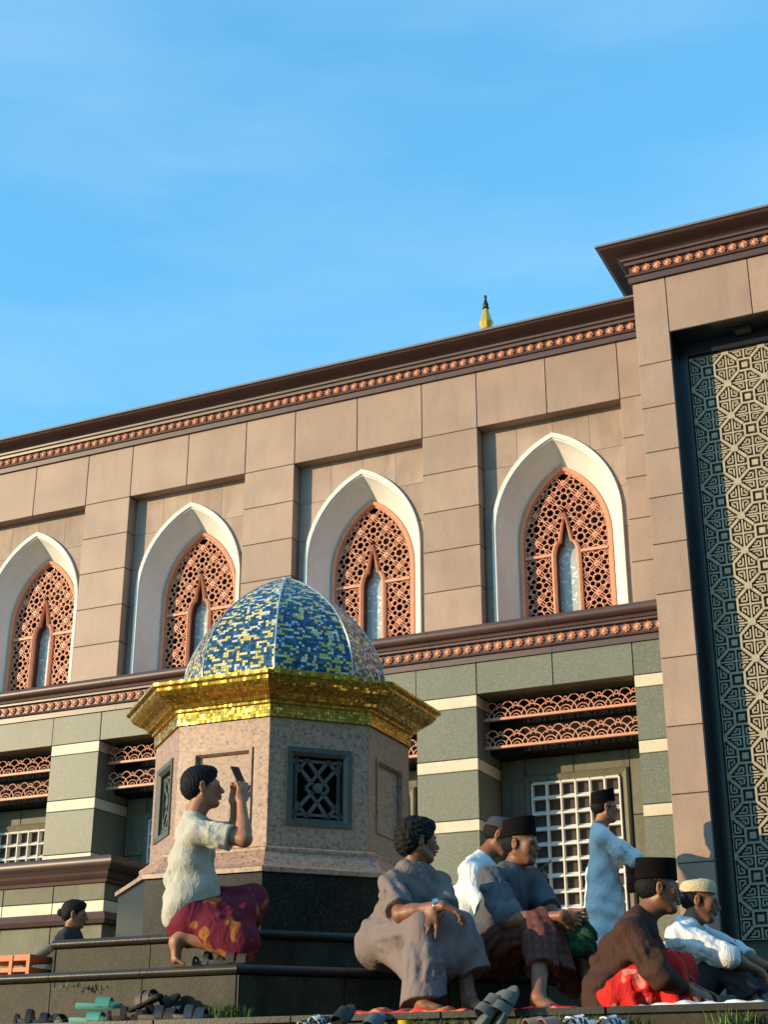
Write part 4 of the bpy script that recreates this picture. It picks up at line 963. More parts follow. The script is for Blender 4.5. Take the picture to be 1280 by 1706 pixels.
rb = [econe(at(688, 1462, 8.04), at(684, 1500, 8.04), .105, .125, wd, 1.32), econe(at(684, 1500, 8.04), at(655, 1560, 8.14), .128, .145, wd, 1.2), econe(at(646, 1566, 8.17), at(640, 1574, 8.18), .15, .145, wd, 1.12),
      cone(F.nb, shN, .05, .055, .04), cone(F.nb, shF, .05, .055, .04), fcone(shN, mixp(shN, elN, .85), .064, .076, .03), fcone(shF, mixp(shF, elF, .85), .062, .072, .03), cone(at(690, 1460, 8.03), at(692, 1443, 8.03), .062, .058, .01),
      cone(hN, kN, .115, .084, .05), cone(hF, kF, .115, .084, .05), cone(kN, at(702, 1610, 7.60), .080, .095, .05), fcone(at(702, 1600, 7.62), at(706, 1676, 7.54), .092, .118, .03), fcone(kF, at(794, 1622, 7.74), .080, .085, .05),
      cone(at(735, 1555, 7.75), at(735, 1605, 7.70), .10, .10, .06), cone(at(664, 1585, 7.95), at(690, 1620, 7.72), .09, .07, .06)]
rb += ridges(kN, at(708, 1668, 7.54), .080, .108, 7, 7, .3, .017) + ridges(kF, at(790, 1606, 7.74), .080, .078, 5, 8, .3, .016) + ridges(hN, kN, .112, .084, 6, 9, .7, .016) + ridges(at(684, 1480, 8.04), at(655, 1570, 8.14), .128, .15, 7, 10, .9, .014) + ridges(shN, mixp(shN, elN, .85), .064, .077, 5, 11, .8, .012)
rb += [cone(at(735, 1590, 7.68), at(768, 1588, 7.70), .06, .055, .05), sub(econe(at(700, 1738, 7.5), at(845, 1668, 7.6), .15, .15, (0, 1, 0), 2.2, .004))]
F.cloth('robe', rb, 'robe_grey', seed=12, dirs=((1, .3, .10), (.95, -.2, .35), (.6, .2, .8)), wl=.09, amp=.8)
for q_ in range(2):
    p_ = Vector(at(700 + q_ * 3, 1449 + q_ * 11, 7.915)) - F.e.location; m = MB(); m.lathe([(.001, -.004), (.004, -.003), (.004, .003), (.001, .004)], 8, tuple(p_)); m.build('button', 'rubber_grey', F.e)
wp_ = npv(mixp(elN, wrN, .88)); wt = Fig.__new__(Fig)
def bracelet(name, label, c, axis, r, tr, m, dial=None):
    t_ = thing(name, label, 'watch' if dial else 'bracelet', tuple(c)); z = Vector(axis).normalized(); x = z.orthogonal().normalized(); y = z.cross(x); mb = MB()
    mb.tube([x * math.cos(R(a)) * r + y * math.sin(R(a)) * r for a in range(0, 361, 24)], tr, 6); mb.build('strap', m, t_, 60)
    if dial is not None:
        d = Vector(dial).normalized(); mb = MB(); q = d.to_track_quat('Z', 'Y').to_matrix(); mb.lathe([(.018, 0), (.019, .004), (.017, .009), (.001, .0095)], 16); mb.v = [tuple(q @ Vector(v) + d * (r - .003)) for v in mb.v]; mb.build('dial', 'steel', t_, 30)
bracelet('wristwatch', 'steel wristwatch on the arm of the person in the grey robe', wp_, npv(wrN) - npv(elN), .031, .006, 'steel', (-.2, -.7, .7))
bracelet('bracelet', 'thin white bracelet on the wrist of the person in the grey robe', npv(wrF), npv(wrF) - npv(elF), .031, .004, 'white_cloth')

# -- 3. white shirt and navy cap, looking at a phone
F = Fig('person in white shirt and navy cap looking down at a phone with green case', (at(770, 1540, 9.4).x, 9.4, ZU), 'skin_dark')
F.head(at(834, 1393, 9.42), -10, -24, 0, 1.02); F.neck(at(803, 1432, 9.42)); F.hair('under', 5); F.peci('navy_cap', .075, .01, .101, .085, .04, .9, soft=True)
shN, shF = at(785, 1452, 9.25), at(812, 1452, 9.6); elN, elF = at(812, 1530, 9.15), at(850, 1525, 9.6); wrN, wrF = at(882, 1478, 9.05), at(885, 1480, 9.5)
wd = npv(shF) - npv(shN); F.arm(shN, elN, wrN); F.arm(shF, elF, wrF); F.hand(wrN, (.8, -.1, .45), (-.3, .3, .9), 35, -1)
F.hand(wrF, (.8, -.3, .3), (-.2, .2, .9), 35, 1)
F.skin += [econe(at(800, 1460, 9.42), at(775, 1560, 9.42), .09, .10, wd, 1.4)]; kN, kF = at(885, 1548, 9.3), at(890, 1545, 9.6)
F.leg(at(790, 1572, 9.35), kN, at(890, 1640, 9.28)); F.leg(at(790, 1570, 9.52), kF, at(895, 1640, 9.6)); F.body(.006)
F.cloth('shirt', [econe(at(800, 1450, 9.42), at(785, 1500, 9.42), .10, .125, wd, 1.45), econe(at(785, 1500, 9.42), at(772, 1548, 9.42), .13, .14, wd, 1.3), cone(F.nb, shN, .058, .065, .04), cone(F.nb, shF, .058, .065, .04),
      cone(shN, elN, .074, .066, .03), cone(shF, elF, .07, .06, .03), fcone(elN, mixp(elN, wrN, .75), .064, .045, .03), fcone(elF, mixp(elF, wrF, .75), .06, .045, .03)] + ridges(at(798, 1455, 9.42), at(772, 1545, 9.42), .125, .14, 7, 12, 1.0, .014) + ridges(shN, elN, .074, .066, 5, 13, .9, .012), 'shirt_white', .009, 21, ((.5, .1, 1), (.8, .2, -.6)), .11, 1.2)
F.cloth('trousers', [econe(at(775, 1560, 9.42), at(780, 1575, 9.42), .14, .13, wd, 1.2), cone(at(790, 1572, 9.35), kN, .10, .08, .04), cone(at(790, 1570, 9.52), kF, .10, .08, .04), cone(kN, at(890, 1630, 9.28), .078, .065, .03), cone(kF, at(895, 1630, 9.6), .078, .065, .03)], 'trousers', .01, 22)
phone('phone with green case held by the person in the navy cap', at(903, 1447, 9.02), at(919, 1436, 9.0) - at(893, 1458, 9.0), (.25, .9, .3), 'phone_case')

# -- 4. slate shirt, black cap, maroon plaid sarong
F = Fig('person in slate shirt, black cap and brown plaid sarong sitting with hands clasped', (at(860, 1680, 8.2).x, 8.2, ZT), 'skin_dark')
F.head(at(868, 1408, 8.5), -28, -3, 0, 1.0); F.neck(at(848, 1456, 8.52)); F.hair('under', 6); F.peci('velvet', .10, .014)
shN, shF = at(815, 1466, 8.36), at(885, 1464, 8.66); elN, elF = at(852, 1534, 8.12), at(925, 1528, 8.4); wrN, wrF = at(935, 1526, 7.92), at(948, 1524, 8.08)
wd = npv(shF) - npv(shN); F.arm(shN, elN, wrN); F.arm(shF, elF, wrF)
F.hand(wrN, (.95, .1, -.1), (.1, .9, .1), 45, -1); F.hand(wrF, (.8, -.45, -.05), (-.4, -.7, -.2), 45, 1)
F.skin += [econe(at(850, 1485, 8.52), at(822, 1585, 8.62), .085, .095, wd, 1.25)]
hN, hF = at(810, 1590, 8.52), at(845, 1588, 8.72); kN, kF = at(903, 1542, 8.02), at(955, 1552, 8.28); aN, aF = at(898, 1662, 7.66), at(985, 1640, 8.0)
F.leg(hN, kN, aN, npv(at(928, 1682, 7.5))); F.leg(hF, kF, aF, npv(at(1002, 1672, 7.8))); F.body()
F.cloth('shirt', [econe(at(850, 1468, 8.52), at(842, 1510, 8.54), .105, .125, wd, 1.3), econe(at(842, 1510, 8.54), at(822, 1570, 8.6), .128, .15, wd, 1.2), econe(at(818, 1575, 8.55), at(808, 1592, 8.5), .13, .10, wd, 1.2, .05), cone(F.nb, shN, .058, .064, .04), cone(F.nb, shF, .058, .064, .04),
      fcone(shN, mixp(shN, elN, .82), .073, .080, .03), fcone(shF, mixp(shF, elF, .8), .07, .072, .03), cone(at(848, 1463, 8.52), at(850, 1450, 8.52), .062, .058, .015)] + ridges(at(850, 1480, 8.52), at(820, 1580, 8.6), .125, .148, 7, 14, 1.0, .014) + ridges(shN, mixp(shN, elN, .82), .073, .08, 5, 15, .8, .012), 'shirt_slate', seed=31, dirs=((.5, .1, 1), (.8, .2, -.6), (1, .3, .2)), wl=.10, amp=1.2)
F.cloth('cuff', [econe(mixp(shN, elN, .80), mixp(shN, elN, .86), .0825, .084, (0, 0, 1), 1.0, .01)], 'shirt_print', seed=32, amp=.4)
F.cloth('sarong', [econe(at(822, 1590, 8.62), at(830, 1595, 8.62), .15, .15, wd, 1.25), cone(hN, kN, .13, .085, .05), cone(hF, kF, .13, .085, .05), fcone(kN, at(903, 1618, 7.82), .088, .09, .04), fcone(at(920, 1560, 8.06), at(938, 1624, 7.95), .085, .07, .05), fcone(kF, at(952, 1650, 8.12), .09, .07, .05),
      cone(at(925, 1555, 8.15), at(925, 1600, 8.05), .09, .07, .05)] + ridges(kN, at(902, 1612, 7.84), .088, .084, 6, 16, .3, .016) + ridges(hN, kN, .125, .087, 5, 17, .6, .016), 'sarong_brown', seed=33, dirs=((1, .3, .3), (.6, -.2, .7)), wl=.08, amp=1.3)
F.cloth('waist_cloth', [cone(at(842, 1540, 8.32), at(880, 1532, 8.2), .05, .045, .03)], 'green_cloth', seed=34, amp=1.5)
gb_ = thing('cloth_bundle', 'dark green leafy cloth bundle hanging below clasped hands', 'cloth', tuple(at(972, 1595, 8.0)))
sdf_mesh('bundle', [cone(at(975, 1540, 8.0), at(970, 1575, 8.0), .03, .06, .03), cone(at(965, 1560, 8.0), at(950, 1590, 8.0), .05, .03, .03), cone(at(978, 1560, 8.0), at(988, 1600, 8.02), .05, .03, .03)], .007, 'green_cloth', gb_, folds(40, ((1, 0, .2), (.5, .5, .7)), .04), 2.0)

# -- 5. standing, white tunic
F = Fig('person standing with folded arms in a long white tunic, black cap and glasses', (at(1008, 1560, 12.12).x, 12.12, ZF), 'skin_mid')
F.head(at(1008, 1347, 12.12), 10, 0, 0, 1.02); F.neck(at(998, 1383, 12.12)); F.hair('under', 7); F.peci('velvet', .095, .022)
shN, shF = at(1006, 1396, 11.94), at(1006, 1396, 12.32); elN, elF = at(1058, 1432, 11.86), at(1050, 1432, 12.32); wrN, wrF = at(1056, 1458, 12.07), at(1050, 1440, 12.02)
wd = npv(shF) - npv(shN); F.arm(shN, elN, wrN); F.arm(shF, elF, wrF); F.hand(wrN, (.1, .9, .2), (-.9, .1, 0), 30, 1); F.hand(wrF, (.2, -.9, -.1), (-.9, 0, 0), 30, 1)
F.skin += [econe(at(1004, 1410, 12.12), at(1008, 1500, 12.12), .09, .10, wd, 1.4)]
bx_ = at(1008, 1500, 12.12)
for o in (-.07, .07): F.leg((bx_.x, 12.12 + o, bx_.z), (bx_.x + .02, 12.12 + o, ZF + .48), (bx_.x, 12.12 + o, ZF + .08), np.array([bx_.x + .17, 12.12 + o, ZF + .02]))
F.body(.006)
F.cloth('tunic', [econe(at(1002, 1400, 12.12), at(1006, 1450, 12.12), .098, .115, wd, 1.4), econe(at(1006, 1450, 12.12), at(1008, 1520, 12.12), .125, .15, wd, 1.3), econe(at(1008, 1520, 12.12), (bx_.x, 12.12, ZF + .5), .15, .175, wd, 1.2), cone(F.nb, shN, .056, .064, .04), cone(F.nb, shF, .056, .064, .04),
      cone(shN, elN, .074, .072, .03), cone(shF, elF, .07, .066, .03), cone(at(998, 1392, 12.12), at(999, 1378, 12.12), .06, .056, .015)] + ridges(at(1004, 1420, 12.12), (bx_.x, 12.12, ZF + .5), .125, .175, 8, 18, .5, .017) + ridges(shN, elN, .074, .072, 5, 19, .9, .012), 'shirt_white', .008, 41, ((.4, .3, 1), (1, .4, .1), (.7, .2, -.6)), .12, 1.3)
F.cloth('sleeve', [fcone(elN, mixp(elN, wrN, .8), .058, .045, .03), cone(mixp(elN, wrN, .3), at(1052, 1480, 12.02), .05, .04, .04)], 'sarong_brown', .009, 42)
F.cloth('trousers', [cone((bx_.x, 12.12 + o, ZF + .6), (bx_.x, 12.12 + o, ZF + .1), .085, .075, .03) for o in (-.07, .07)], 'trousers', .012, 43)
gl = MB()
for q in (-1, 1):
    c_ = Vector(F.T(.103, q * .032, .002)) - F.e.location; a1, a2 = Vector(F.hR[:, 1]), Vector(F.hR[:, 2])
    gl.tube([c_ + a1 * .022 * math.cos(R(a)) + a2 * .017 * math.sin(R(a)) for a in range(0, 361, 30)], .0022, 5); gl.tube([Vector(F.T(.100, q * .054, .006)) - F.e.location, Vector(F.T(.0, q * .083, .01)) - F.e.location], .002, 5)
gl.tube([Vector(F.T(.106, -.011, .003)) - F.e.location, Vector(F.T(.106, .011, .003)) - F.e.location], .002, 5)
gt = thing('glasses', 'thin dark framed glasses worn by the standing person in white', 'glasses', tuple(F.e.location)); gl.build('frame', 'rubber_black', gt)

# -- 6. brown shirt, black cap, red sarong
F = Fig('person in dark brown shirt, black cap and red batik sarong squatting on the terrace edge', (at(1075, 1680, 7.45).x, 7.45, ZT), 'skin_dark')
F.head(at(1098, 1482, 7.45), 0, -3, 0, 1.02); F.neck(at(1070, 1530, 7.46)); F.hair('under', 8); F.peci('velvet', .098, .004, .106, .088)
shN, shF = at(1052, 1556, 7.30), at(1062, 1552, 7.64); elN, elF = at(1102, 1626, 7.18), at(1118, 1622, 7.6); wrN, wrF = at(1150, 1650, 7.22), at(1158, 1650, 7.5)
wd = npv(shF) - npv(shN); F.arm(shN, elN, wrN); F.arm(shF, elF, wrF); F.hand(wrN, (.85, .1, -.3), (0, .6, -.7), 25, -1); F.hand(wrF, (.8, -.2, -.35), (0, -.5, -.7), 25, 1)
F.skin += [econe(at(1052, 1570, 7.46), at(1022, 1655, 7.47), .10, .11, wd, 1.3)]
kN, kF = at(1112, 1618, 7.3), at(1128, 1616, 7.62); F.leg(at(1030, 1660, 7.38), kN, at(1120, 1680, 7.26), npv(at(1168, 1694, 7.26))); F.leg(at(1032, 1660, 7.56), kF, at(1128, 1680, 7.6), npv(at(1178, 1692, 7.6))); F.body()
F.cloth('shirt', [econe(at(1062, 1556, 7.46), at(1048, 1590, 7.46), .11, .135, wd, 1.3), econe(at(1048, 1590, 7.46), at(1022, 1650, 7.47), .138, .15, wd, 1.2), econe(at(1012, 1652, 7.44), at(1002, 1682, 7.44), .10, .085, wd, 1.4, .05), cone(F.nb, shN, .058, .066, .04), cone(F.nb, shF, .058, .066, .04), cone(at(1070, 1545, 7.46), at(1074, 1530, 7.46), .062, .06, .015),
      cone(shN, elN, .080, .066, .03), cone(shF, elF, .076, .062, .03), fcone(elN, mixp(elN, wrN, .8), .062, .042, .03), fcone(elF, mixp(elF, wrF, .8), .06, .042, .03)] + ridges(at(1060, 1560, 7.46), at(1015, 1660, 7.46), .13, .145, 7, 20, .9, .014) + ridges(shN, elN, .08, .066, 5, 21, .7, .012), 'shirt_brown', seed=51, dirs=((.5, .1, 1), (.8, .2, -.6), (.4, .3, 1)), wl=.10, amp=1.3)
F.cloth('sarong', [cone(at(1032, 1662, 7.36), kN, .115, .088, .05), cone(at(1034, 1662, 7.58), kF, .115, .088, .05), cone(kN, at(1130, 1672, 7.26), .085, .075, .05), cone(kF, at(1142, 1668, 7.6), .085, .07, .05), econe(at(1025, 1668, 7.47), at(1050, 1676, 7.45), .11, .09, wd, 1.5, .05),
      cone(at(1085, 1620, 7.44), at(1085, 1672, 7.40), .10, .12, .06), cone(at(1010, 1678, 7.36), at(1060, 1680, 7.28), .05, .05, .04)] + ridges(at(1032, 1662, 7.36), kN, .112, .088, 6, 22, .5, .014) + ridges(kN, at(1130, 1675, 7.26), .088, .08, 5, 23, .4, .014) + ridges(at(1085, 1620, 7.44), at(1080, 1680, 7.38), .105, .125, 7, 24, .3, .016), 'sarong_red', seed=52, dirs=((1, .3, .2), (.8, -.2, .5)), wl=.075, amp=1.5)

# -- 7. white shirt, woven straw cap
F = Fig('person in white shirt and woven straw cap sitting on the terrace with arms on knees', (at(1165, 1680, 8.5).x, 8.5, ZT), 'skin_dark')
F.head(at(1166, 1502, 8.5), -14, -8, 0, 1.0); F.neck(at(1146, 1546, 8.52)); F.hair('under', 9); F.peci('crochet', .075, .01, .104, .087, .045, .9, soft=True)
shN, shF = at(1132, 1562, 8.35), at(1160, 1556, 8.72); elN, elF = at(1214, 1594, 8.22), at(1228, 1586, 8.7); wrN, wrF = at(1268, 1620, 8.3), at(1282, 1612, 8.5)
wd = npv(shF) - npv(shN); F.arm(shN, elN, wrN); F.arm(shF, elF, wrF); F.hand(wrN, (.75, .3, -.5), (0, .5, -.8), 25, -1); F.hand(wrF, (.6, -.4, -.6), (0, -.5, -.8), 25, 1)
F.skin += [econe(at(1145, 1575, 8.54), at(1140, 1660, 8.58), .10, .11, wd, 1.3)]
kN, kF = at(1212, 1598, 8.34), at(1222, 1592, 8.72); F.leg(at(1142, 1672, 8.46), kN, at(1258, 1672, 8.3), npv(at(1305, 1690, 8.3))); F.leg(at(1146, 1672, 8.68), kF, at(1270, 1672, 8.7), npv(at(1310, 1690, 8.7))); F.body(.005)
F.cloth('shirt', [econe(at(1146, 1562, 8.53), at(1146, 1600, 8.54), .105, .13, wd, 1.35), econe(at(1146, 1600, 8.54), at(1142, 1664, 8.57), .132, .145, wd, 1.25), cone(F.nb, shN, .06, .066, .04), cone(F.nb, shF, .06, .066, .04), cone(at(1146, 1560, 8.52), at(1150, 1546, 8.52), .064, .062, .015),
      cone(shN, elN, .078, .066, .03), cone(shF, elF, .074, .062, .03), fcone(elN, mixp(elN, wrN, .18), .062, .058, .02), fcone(elF, mixp(elF, wrF, .4), .06, .054, .02)] + ridges(at(1146, 1570, 8.53), at(1142, 1660, 8.57), .13, .145, 7, 25, .9, .014) + ridges(shN, elN, .078, .066, 6, 26, .8, .013), 'shirt_white', seed=61, dirs=((.5, .1, 1), (.8, .2, -.6), (1, .2, .3)), wl=.09, amp=1.3)
F.cloth('trousers', [econe(at(1142, 1674, 8.57), at(1146, 1676, 8.57), .13, .13, wd, 1.3), cone(at(1142, 1672, 8.46), kN, .105, .082, .05), cone(at(1146, 1672, 8.68), kF, .105, .082, .05), fcone(kN, at(1254, 1660, 8.3), .082, .076, .04), fcone(kF, at(1266, 1660, 8.7), .08, .074, .04)] + ridges(kN, at(1254, 1664, 8.3), .082, .072, 5, 27, .4, .013), 'trousers', seed=62, dirs=((.8, .2, .6), (.5, 0, -1)), wl=.08, amp=1.3)

# -- 8. far person beyond the steps
F = Fig('person in black with tied back hair sitting far behind the step tiers', (at(118, 1600, 13.6).x, 13.6, ZF), 'skin_dark')
F.head(at(124, 1524, 13.6), 5, -4, 0, 1.05); F.neck(at(117, 1556, 13.62)); F.hair('short', 10)
shN, shF = at(104, 1570, 13.4), at(124, 1568, 13.85); elN, elF = at(95, 1605, 13.3), at(140, 1600, 13.9); wrN, wrF = at(130, 1620, 13.3), at(150, 1615, 13.8)
wd = npv(shF) - npv(shN); F.arm(shN, elN, wrN); F.arm(shF, elF, wrF); F.hand(wrN, (.9, .2, -.2), (0, .5, -.8), 25, -1); F.hand(wrF, (.9, -.2, -.2), (0, -.5, -.8), 25, 1)
F.skin += [econe(at(114, 1575, 13.62), at(108, 1640, 13.65), .10, .11, wd, 1.3)]
kN, kF = at(165, 1625, 13.45), at(170, 1625, 13.8); F.leg(at(108, 1648, 13.5), kN, (at(165, 1640, 13.45).x, 13.45, ZF + .08), np.array([at(165, 1640, 13.45).x + .16, 13.45, ZF + .02])); F.leg(at(108, 1648, 13.75), kF, (at(170, 1640, 13.8).x, 13.8, ZF + .08), np.array([at(170, 1640, 13.8).x + .16, 13.8, ZF + .02])); F.body(.008)
sdf_mesh('hair_bun', [F.E_(-.115, 0, .01, (.04, .035, .035))], .006, 'hair', F.e)
F.cloth('shirt', [econe(at(115, 1566, 13.62), at(108, 1640, 13.65), .12, .15, wd, 1.35), cone(F.nb, shN, .06, .07, .04), cone(F.nb, shF, .06, .07, .04), cone(shN, elN, .08, .07, .03), cone(shF, elF, .08, .07, .03), fcone(elN, mixp(elN, wrN, .8), .065, .05, .03), fcone(elF, mixp(elF, wrF, .8), .065, .05, .03)], 'shirt_black', .012, 71)
F.cloth('trousers', [cone(at(108, 1648, 13.5), kN, .10, .08, .04), cone(at(108, 1648, 13.75), kF, .10, .08, .04)], 'trousers', .014, 72)
st_ = thing('stool', 'low dark stool under the far person in black', 'stool', (at(108, 1650, 13.62).x, 13.62, ZF)); zz_ = max(.12, at(108, 1655, 13.62).z - ZF - .07)
m = MB(); m.box(-.17, .17, -.22, .22, zz_ - .04, zz_); m.build('seat', 'leather_brown', st_)
for sx in (-1, 1):
    for sy in (-1, 1): m = MB(); m.box(sx * .14 - .02, sx * .14 + .02, sy * .18 - .02, sy * .18 + .02, 0, zz_ - .04); m.build('leg', 'leather_brown', st_)

# ------------------------------------------------------------------ footwear, cloths, small things
def onplane(px, off, py=1695):
    d = at(px, py, 1.0) - Vector((0, 0, EYE)); t_ = off / (d.x * FN.x + d.y * FN.y); return Vector((d.x * t_, d.y * t_, 0))
def sandal(label, px, off, z, rz, sole, strap, style='slide', tilt=0, roll_=0, sc=1.0, group=None):
    p = onplane(px, off); o = thing('sandal', label, 'sandal', (p.x, p.y, z), 0, group); o.rotation_euler = (roll_, tilt, rz)
    out = [(-.13, .0), (-.122, .026), (-.09, .036), (-.03, .033), (.03, .042), (.08, .046), (.115, .036), (.132, .010), (.13, -.018), (.105, -.036), (.06, -.042), (.0, -.034), (-.07, -.036), (-.115, -.026)]
    out = [(x * sc, y * sc) for x, y in out]
    m = MB(); m.loft([[(x * .96, y * .94, .0) for x, y in out], [(x, y, .006) for x, y in out], [(x, y, .022 + .006 * (x < -.05)) for x, y in out], [(x * .95, y * .92, .026 + .006 * (x < -.05)) for x, y in out]], True, True); m.build('sole', sole, o, 40)
    def band(x0, x1, hgt, tw=0, y0=.044):
        m = MB(); r = []
        for k in range(11):
            t_ = k / 10 * math.pi; c_, s_ = math.cos(t_), math.sin(t_); xo = tw * c_
            r.append([(x0 + xo, y0 * c_ * sc, .012 + hgt * s_), (x1 + xo, y0 * c_ * sc * .98, .012 + hgt * .92 * s_), (x1 + xo, (y0 - .005) * c_ * sc, .012 + (hgt * .92 - .005) * s_), (x0 + xo, (y0 - .005) * c_ * sc, .012 + (hgt - .005) * s_)])
        m.loft(r, True, True); m.build('strap', strap, o, 40)
    if style == 'slide': band(-.005, .075, .050)
    elif style == 'two': band(-.025, .02, .070); band(.035, .085, .055)
    elif style == 'thong':
        for sy in (-1, 1): m = MB(); m.tube([(.085, 0, .024), (.07, sy * .008, .046), (.03, sy * .030, .052), (-.02, sy * .040, .030)], [.006, .007, .008, .008], 6); m.build('strap', strap, o, 50)
    else: band(.03, .07, .055); band(-.05, -.02, .075); band(-.115, -.10, .05, 0, .036)
    return o
A90 = -FA
g1 = 'sandals left on the terrace before the lower tier'
sandal('flat black thong sandal at the end of the row on the terrace', 60, -6.75, ZT, A90 + .3, 'rubber_black', 'rubber_black', 'cross'); sandal('flat black sandal beside the teal slippers', 92, -6.82, ZT, A90 - .5, 'rubber_black', 'rubber_black', 'slide')
sandal('teal rubber slipper lying flat under its twin', 150, -6.74, ZT, A90 + .1, 'rubber_teal', 'rubber_teal', 'slide'); sandal('teal rubber slipper stacked on top of its twin', 162, -6.76, ZT + .075, A90 + .25, 'rubber_teal', 'rubber_teal', 'slide', 0, .1)
sandal('brown strappy leather sandal in the dark sandal heap beside teal slippers', 216, -6.75, ZT, A90 + .5, 'leather_brown', 'leather_brown', 'cross'); sandal('black sandal tilted on top of the dark sandal heap', 240, -6.80, ZT + .085, A90 - .3, 'rubber_black', 'leather_brown', 'two', -.25, .15)
sandal('black sandal leaning against the tier in the dark sandal heap', 268, -6.84, ZT + .05, A90 + .9, 'rubber_black', 'rubber_black', 'cross', -.7, .2); sandal('dark brown sandal at the base of the dark sandal heap', 268, -6.72, ZT, A90 + .2, 'leather_brown', 'rubber_black', 'two')
sandal('glossy black sandal next to the grass tuft', 318, -6.74, ZT, A90 + .15, 'rubber_black', 'navy_granite', 'two'); sandal('glossy black sandal behind its pair near the grass tuft', 308, -6.84, ZT, A90 - .2, 'rubber_black', 'navy_granite', 'cross')
sandal('black slipper standing beside the foot of the kneeling photographer', 352, -7.05, ZL, A90 + .1, 'rubber_black', 'rubber_black', 'cross'); sandal('black slipper with side strap under the photographer\'s raised knee', 382, -7.02, ZL, A90 + .3, 'rubber_black', 'leather_brown', 'two')
zs = ZT - .125; g2 = EDGE + .2
sandal('dark thong sandal on the lower step beside the zebra sandals', 487, g2, zs, A90 + 1.2, 'rubber_black', 'rubber_grey', 'thong', -.35); sandal('zebra striped sandal standing on the lower step', 520, g2, zs + .03, A90 + 1.3, 'rubber_black', 'zebra', 'cross', -.5); sandal('zebra striped sandal leaning beside its twin on the lower step', 543, g2 + .02, zs, A90 + 1.1, 'rubber_black', 'zebra', 'cross', -.3)
sandal('tall black shoe sole leaning at the end of the red cloth', 567, g2, zs + .06, A90 + 1.4, 'rubber_black', 'rubber_black', 'slide', -.7); sandal('blue grey slide leaning below the red cloth', 618, g2, zs + .03, A90 + 1.5, 'rubber_blue', 'rubber_blue', 'slide', -.6)
sandal('grey green two strap slide leaning on the terrace edge, behind its pair', 842, EDGE + .10, zs + .10, A90 + 1.15, 'rubber_grey', 'rubber_grey', 'two', -.95, 0, 1.05); sandal('grey green two strap slide leaning on the terrace edge, in front of its pair', 816, EDGE + .14, zs + .085, A90 + 1.0, 'rubber_grey', 'rubber_grey', 'two', -.85, 0, 1.05)
sandal('brown straw slipper on the lower step beside the grass', 880, g2, zs + .01, A90 + .8, 'straw', 'straw', 'slide', -.2); sandal('brown straw slipper next to its pair on the lower step', 905, g2, zs + .01, A90 + 1.0, 'straw', 'straw', 'slide', -.2)
sandal('white sandal with black print under the brown shirt person', 950, g2, zs + .015, A90 + .9, 'white_cloth', 'zebra', 'slide', -.2); sandal('white sandal with black print in the grass at the step', 1008, g2, zs + .01, A90 + 1.2, 'white_cloth', 'zebra', 'slide', -.2)
p = onplane(676, g2); cupo = thing('cup', 'yellow plastic cup standing on the lower step', 'cup', (p.x, p.y, zs)); m = MB(); m.lathe([(.028, 0), (.036, .075), (.038, .077), (.034, .075), (.026, .004)], 20); m.build('bowl', 'yellow_plastic', cupo, 40)
m = MB(); m.tube([(.034, 0, .06), (.055, 0, .055), (.055, 0, .025), (.03, 0, .02)], .005, 6); m.build('handle', 'yellow_plastic', cupo, 50)
def crumple(name, label, cat, px0, px1, off, z, hgt, mt, seed, dep=.1):
    a, b = onplane(px0, off), onplane(px1, off); o = thing(name, label, cat, tuple((a + b) / 2 + Vector((0, 0, z)))); m = MB(); n = max(8, int((b - a).length / .016)); r = random.Random(seed); rows = []
    for j in range(6):
        row = []
        for i in range(n + 1):
            q = (a - b) * .5 + (b - a) * (i / n) + FN * (dep * (j / 5 - .5)); e_ = math.sin(math.pi * j / 5) ** .5 * (math.sin(math.pi * i / n) ** .3 if 0 < i < n else 0)
            row.append((q.x + r.uniform(-.003, .003), q.y, .002 + hgt * e_ * (.45 + .3 * math.sin(i * .9 + seed) + .3 * math.sin(i * .37 + j) + r.uniform(-.12, .12))))
        rows.append(row)
    m.loft(rows, closed=False); ob = m.build('cloth', mt, o, 70); sm = ob.modifiers.new('thick', 'SOLIDIFY'); sm.thickness = .004; return o
crumple('mat', 'red and orange patterned cloth under the feet of the person in the grey robe', 'cloth', 572, 790, EDGE - .10, ZT, .035, 'red_cloth', 2, .2)
crumple('mat', 'plain red cloth under the bare foot of the slate shirt sitter', 'cloth', 868, 965, EDGE - .10, ZT, .025, 'sarong_red', 5, .18)
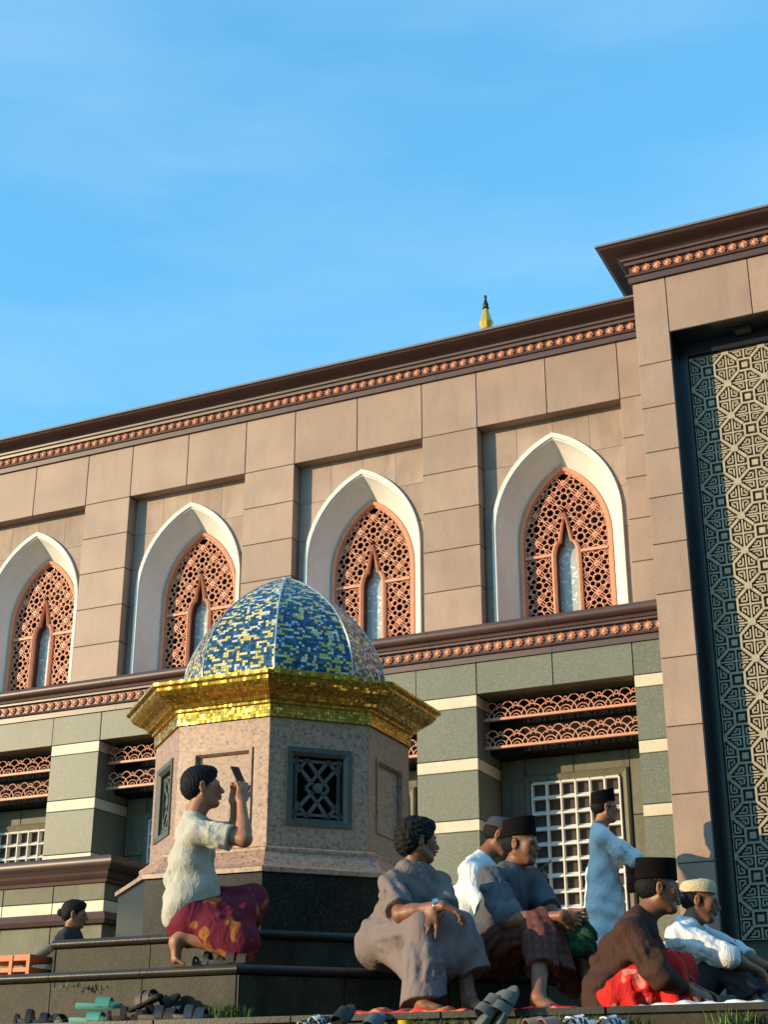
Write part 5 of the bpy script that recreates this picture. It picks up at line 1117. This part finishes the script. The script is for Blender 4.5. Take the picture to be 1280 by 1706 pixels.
crumple('mat', 'crumpled white cloth along the terrace edge under the red sarong', 'cloth', 1062, 1280, EDGE - .08, ZT, .022, 'white_cloth', 8, .1)
cp_ = at(28, 1600, 9.35); cr_ = thing('crate', 'orange plastic crate behind the end of the lower tier', 'crate', (cp_.x, cp_.y, ZL), -FA)
for z0, z1 in ((0, .03), (.06, .085), (.125, .16)):
    m = MB(); m.box(-.2, .2, -.13, .13, z0, z1); m.build('rail', 'orange_plastic', cr_)
for sx in (-.19, -.06, .06, .19):
    m = MB(); m.box(sx - .012, sx + .012, -.135, -.118, 0, .158); m.build('post', 'orange_plastic', cr_)
def tuft(label, px, off, z, n, hgt, spread, seed):
    r = random.Random(seed); p = onplane(px, off); o = thing('grass_tuft', label, 'grass', (p.x, p.y, z)); m = MB()
    for _ in range(n):
        q = Vector((r.gauss(0, spread), r.gauss(0, .03), 0)); a = r.uniform(0, 6.28); l_ = hgt * r.uniform(.4, 1.1); d = Vector((math.cos(a), math.sin(a), 0)); sd_ = Vector((-d.y, d.x, 0)) * .0028; ln = r.uniform(.15, .8)
        q2 = q + Vector((0, 0, l_ * .6)) + d * l_ * ln * .35; q3 = q + Vector((0, 0, l_ * (1 - .3 * ln))) + d * l_ * ln
        m.add([q - sd_, q + sd_, q2 + sd_ * .8, q2 - sd_ * .8, q3], [(0, 1, 2, 3), (3, 2, 4)])
    m.build('blades', 'grass', o, kind='stuff')
tuft('bright grass tuft at the corner of the lower tier', 378, -6.80, ZT - .005, 260, .10, .05, 1); tuft('sparse grass growing under the nosing of the lower tier', 130, -6.90, ZL - .09, 60, .035, .06, 2)
tuft('thick grass tuft on the step below the grey robe', 716, EDGE + .03, zs, 240, .12, .09, 3); tuft('long grass strip on the step under the slate shirt sitter', 930, EDGE + .03, zs, 220, .12, .08, 4)
tuft('long grass strip on the step under the red sarong', 1010, EDGE + .03, zs, 420, .105, .14, 5); tuft('dry grass clump below the white cloth', 1228, EDGE + .03, zs, 130, .12, .05, 6); tuft('thin grass on the edge left of the zebra sandals', 462, EDGE + .03, zs, 60, .13, .06, 7)
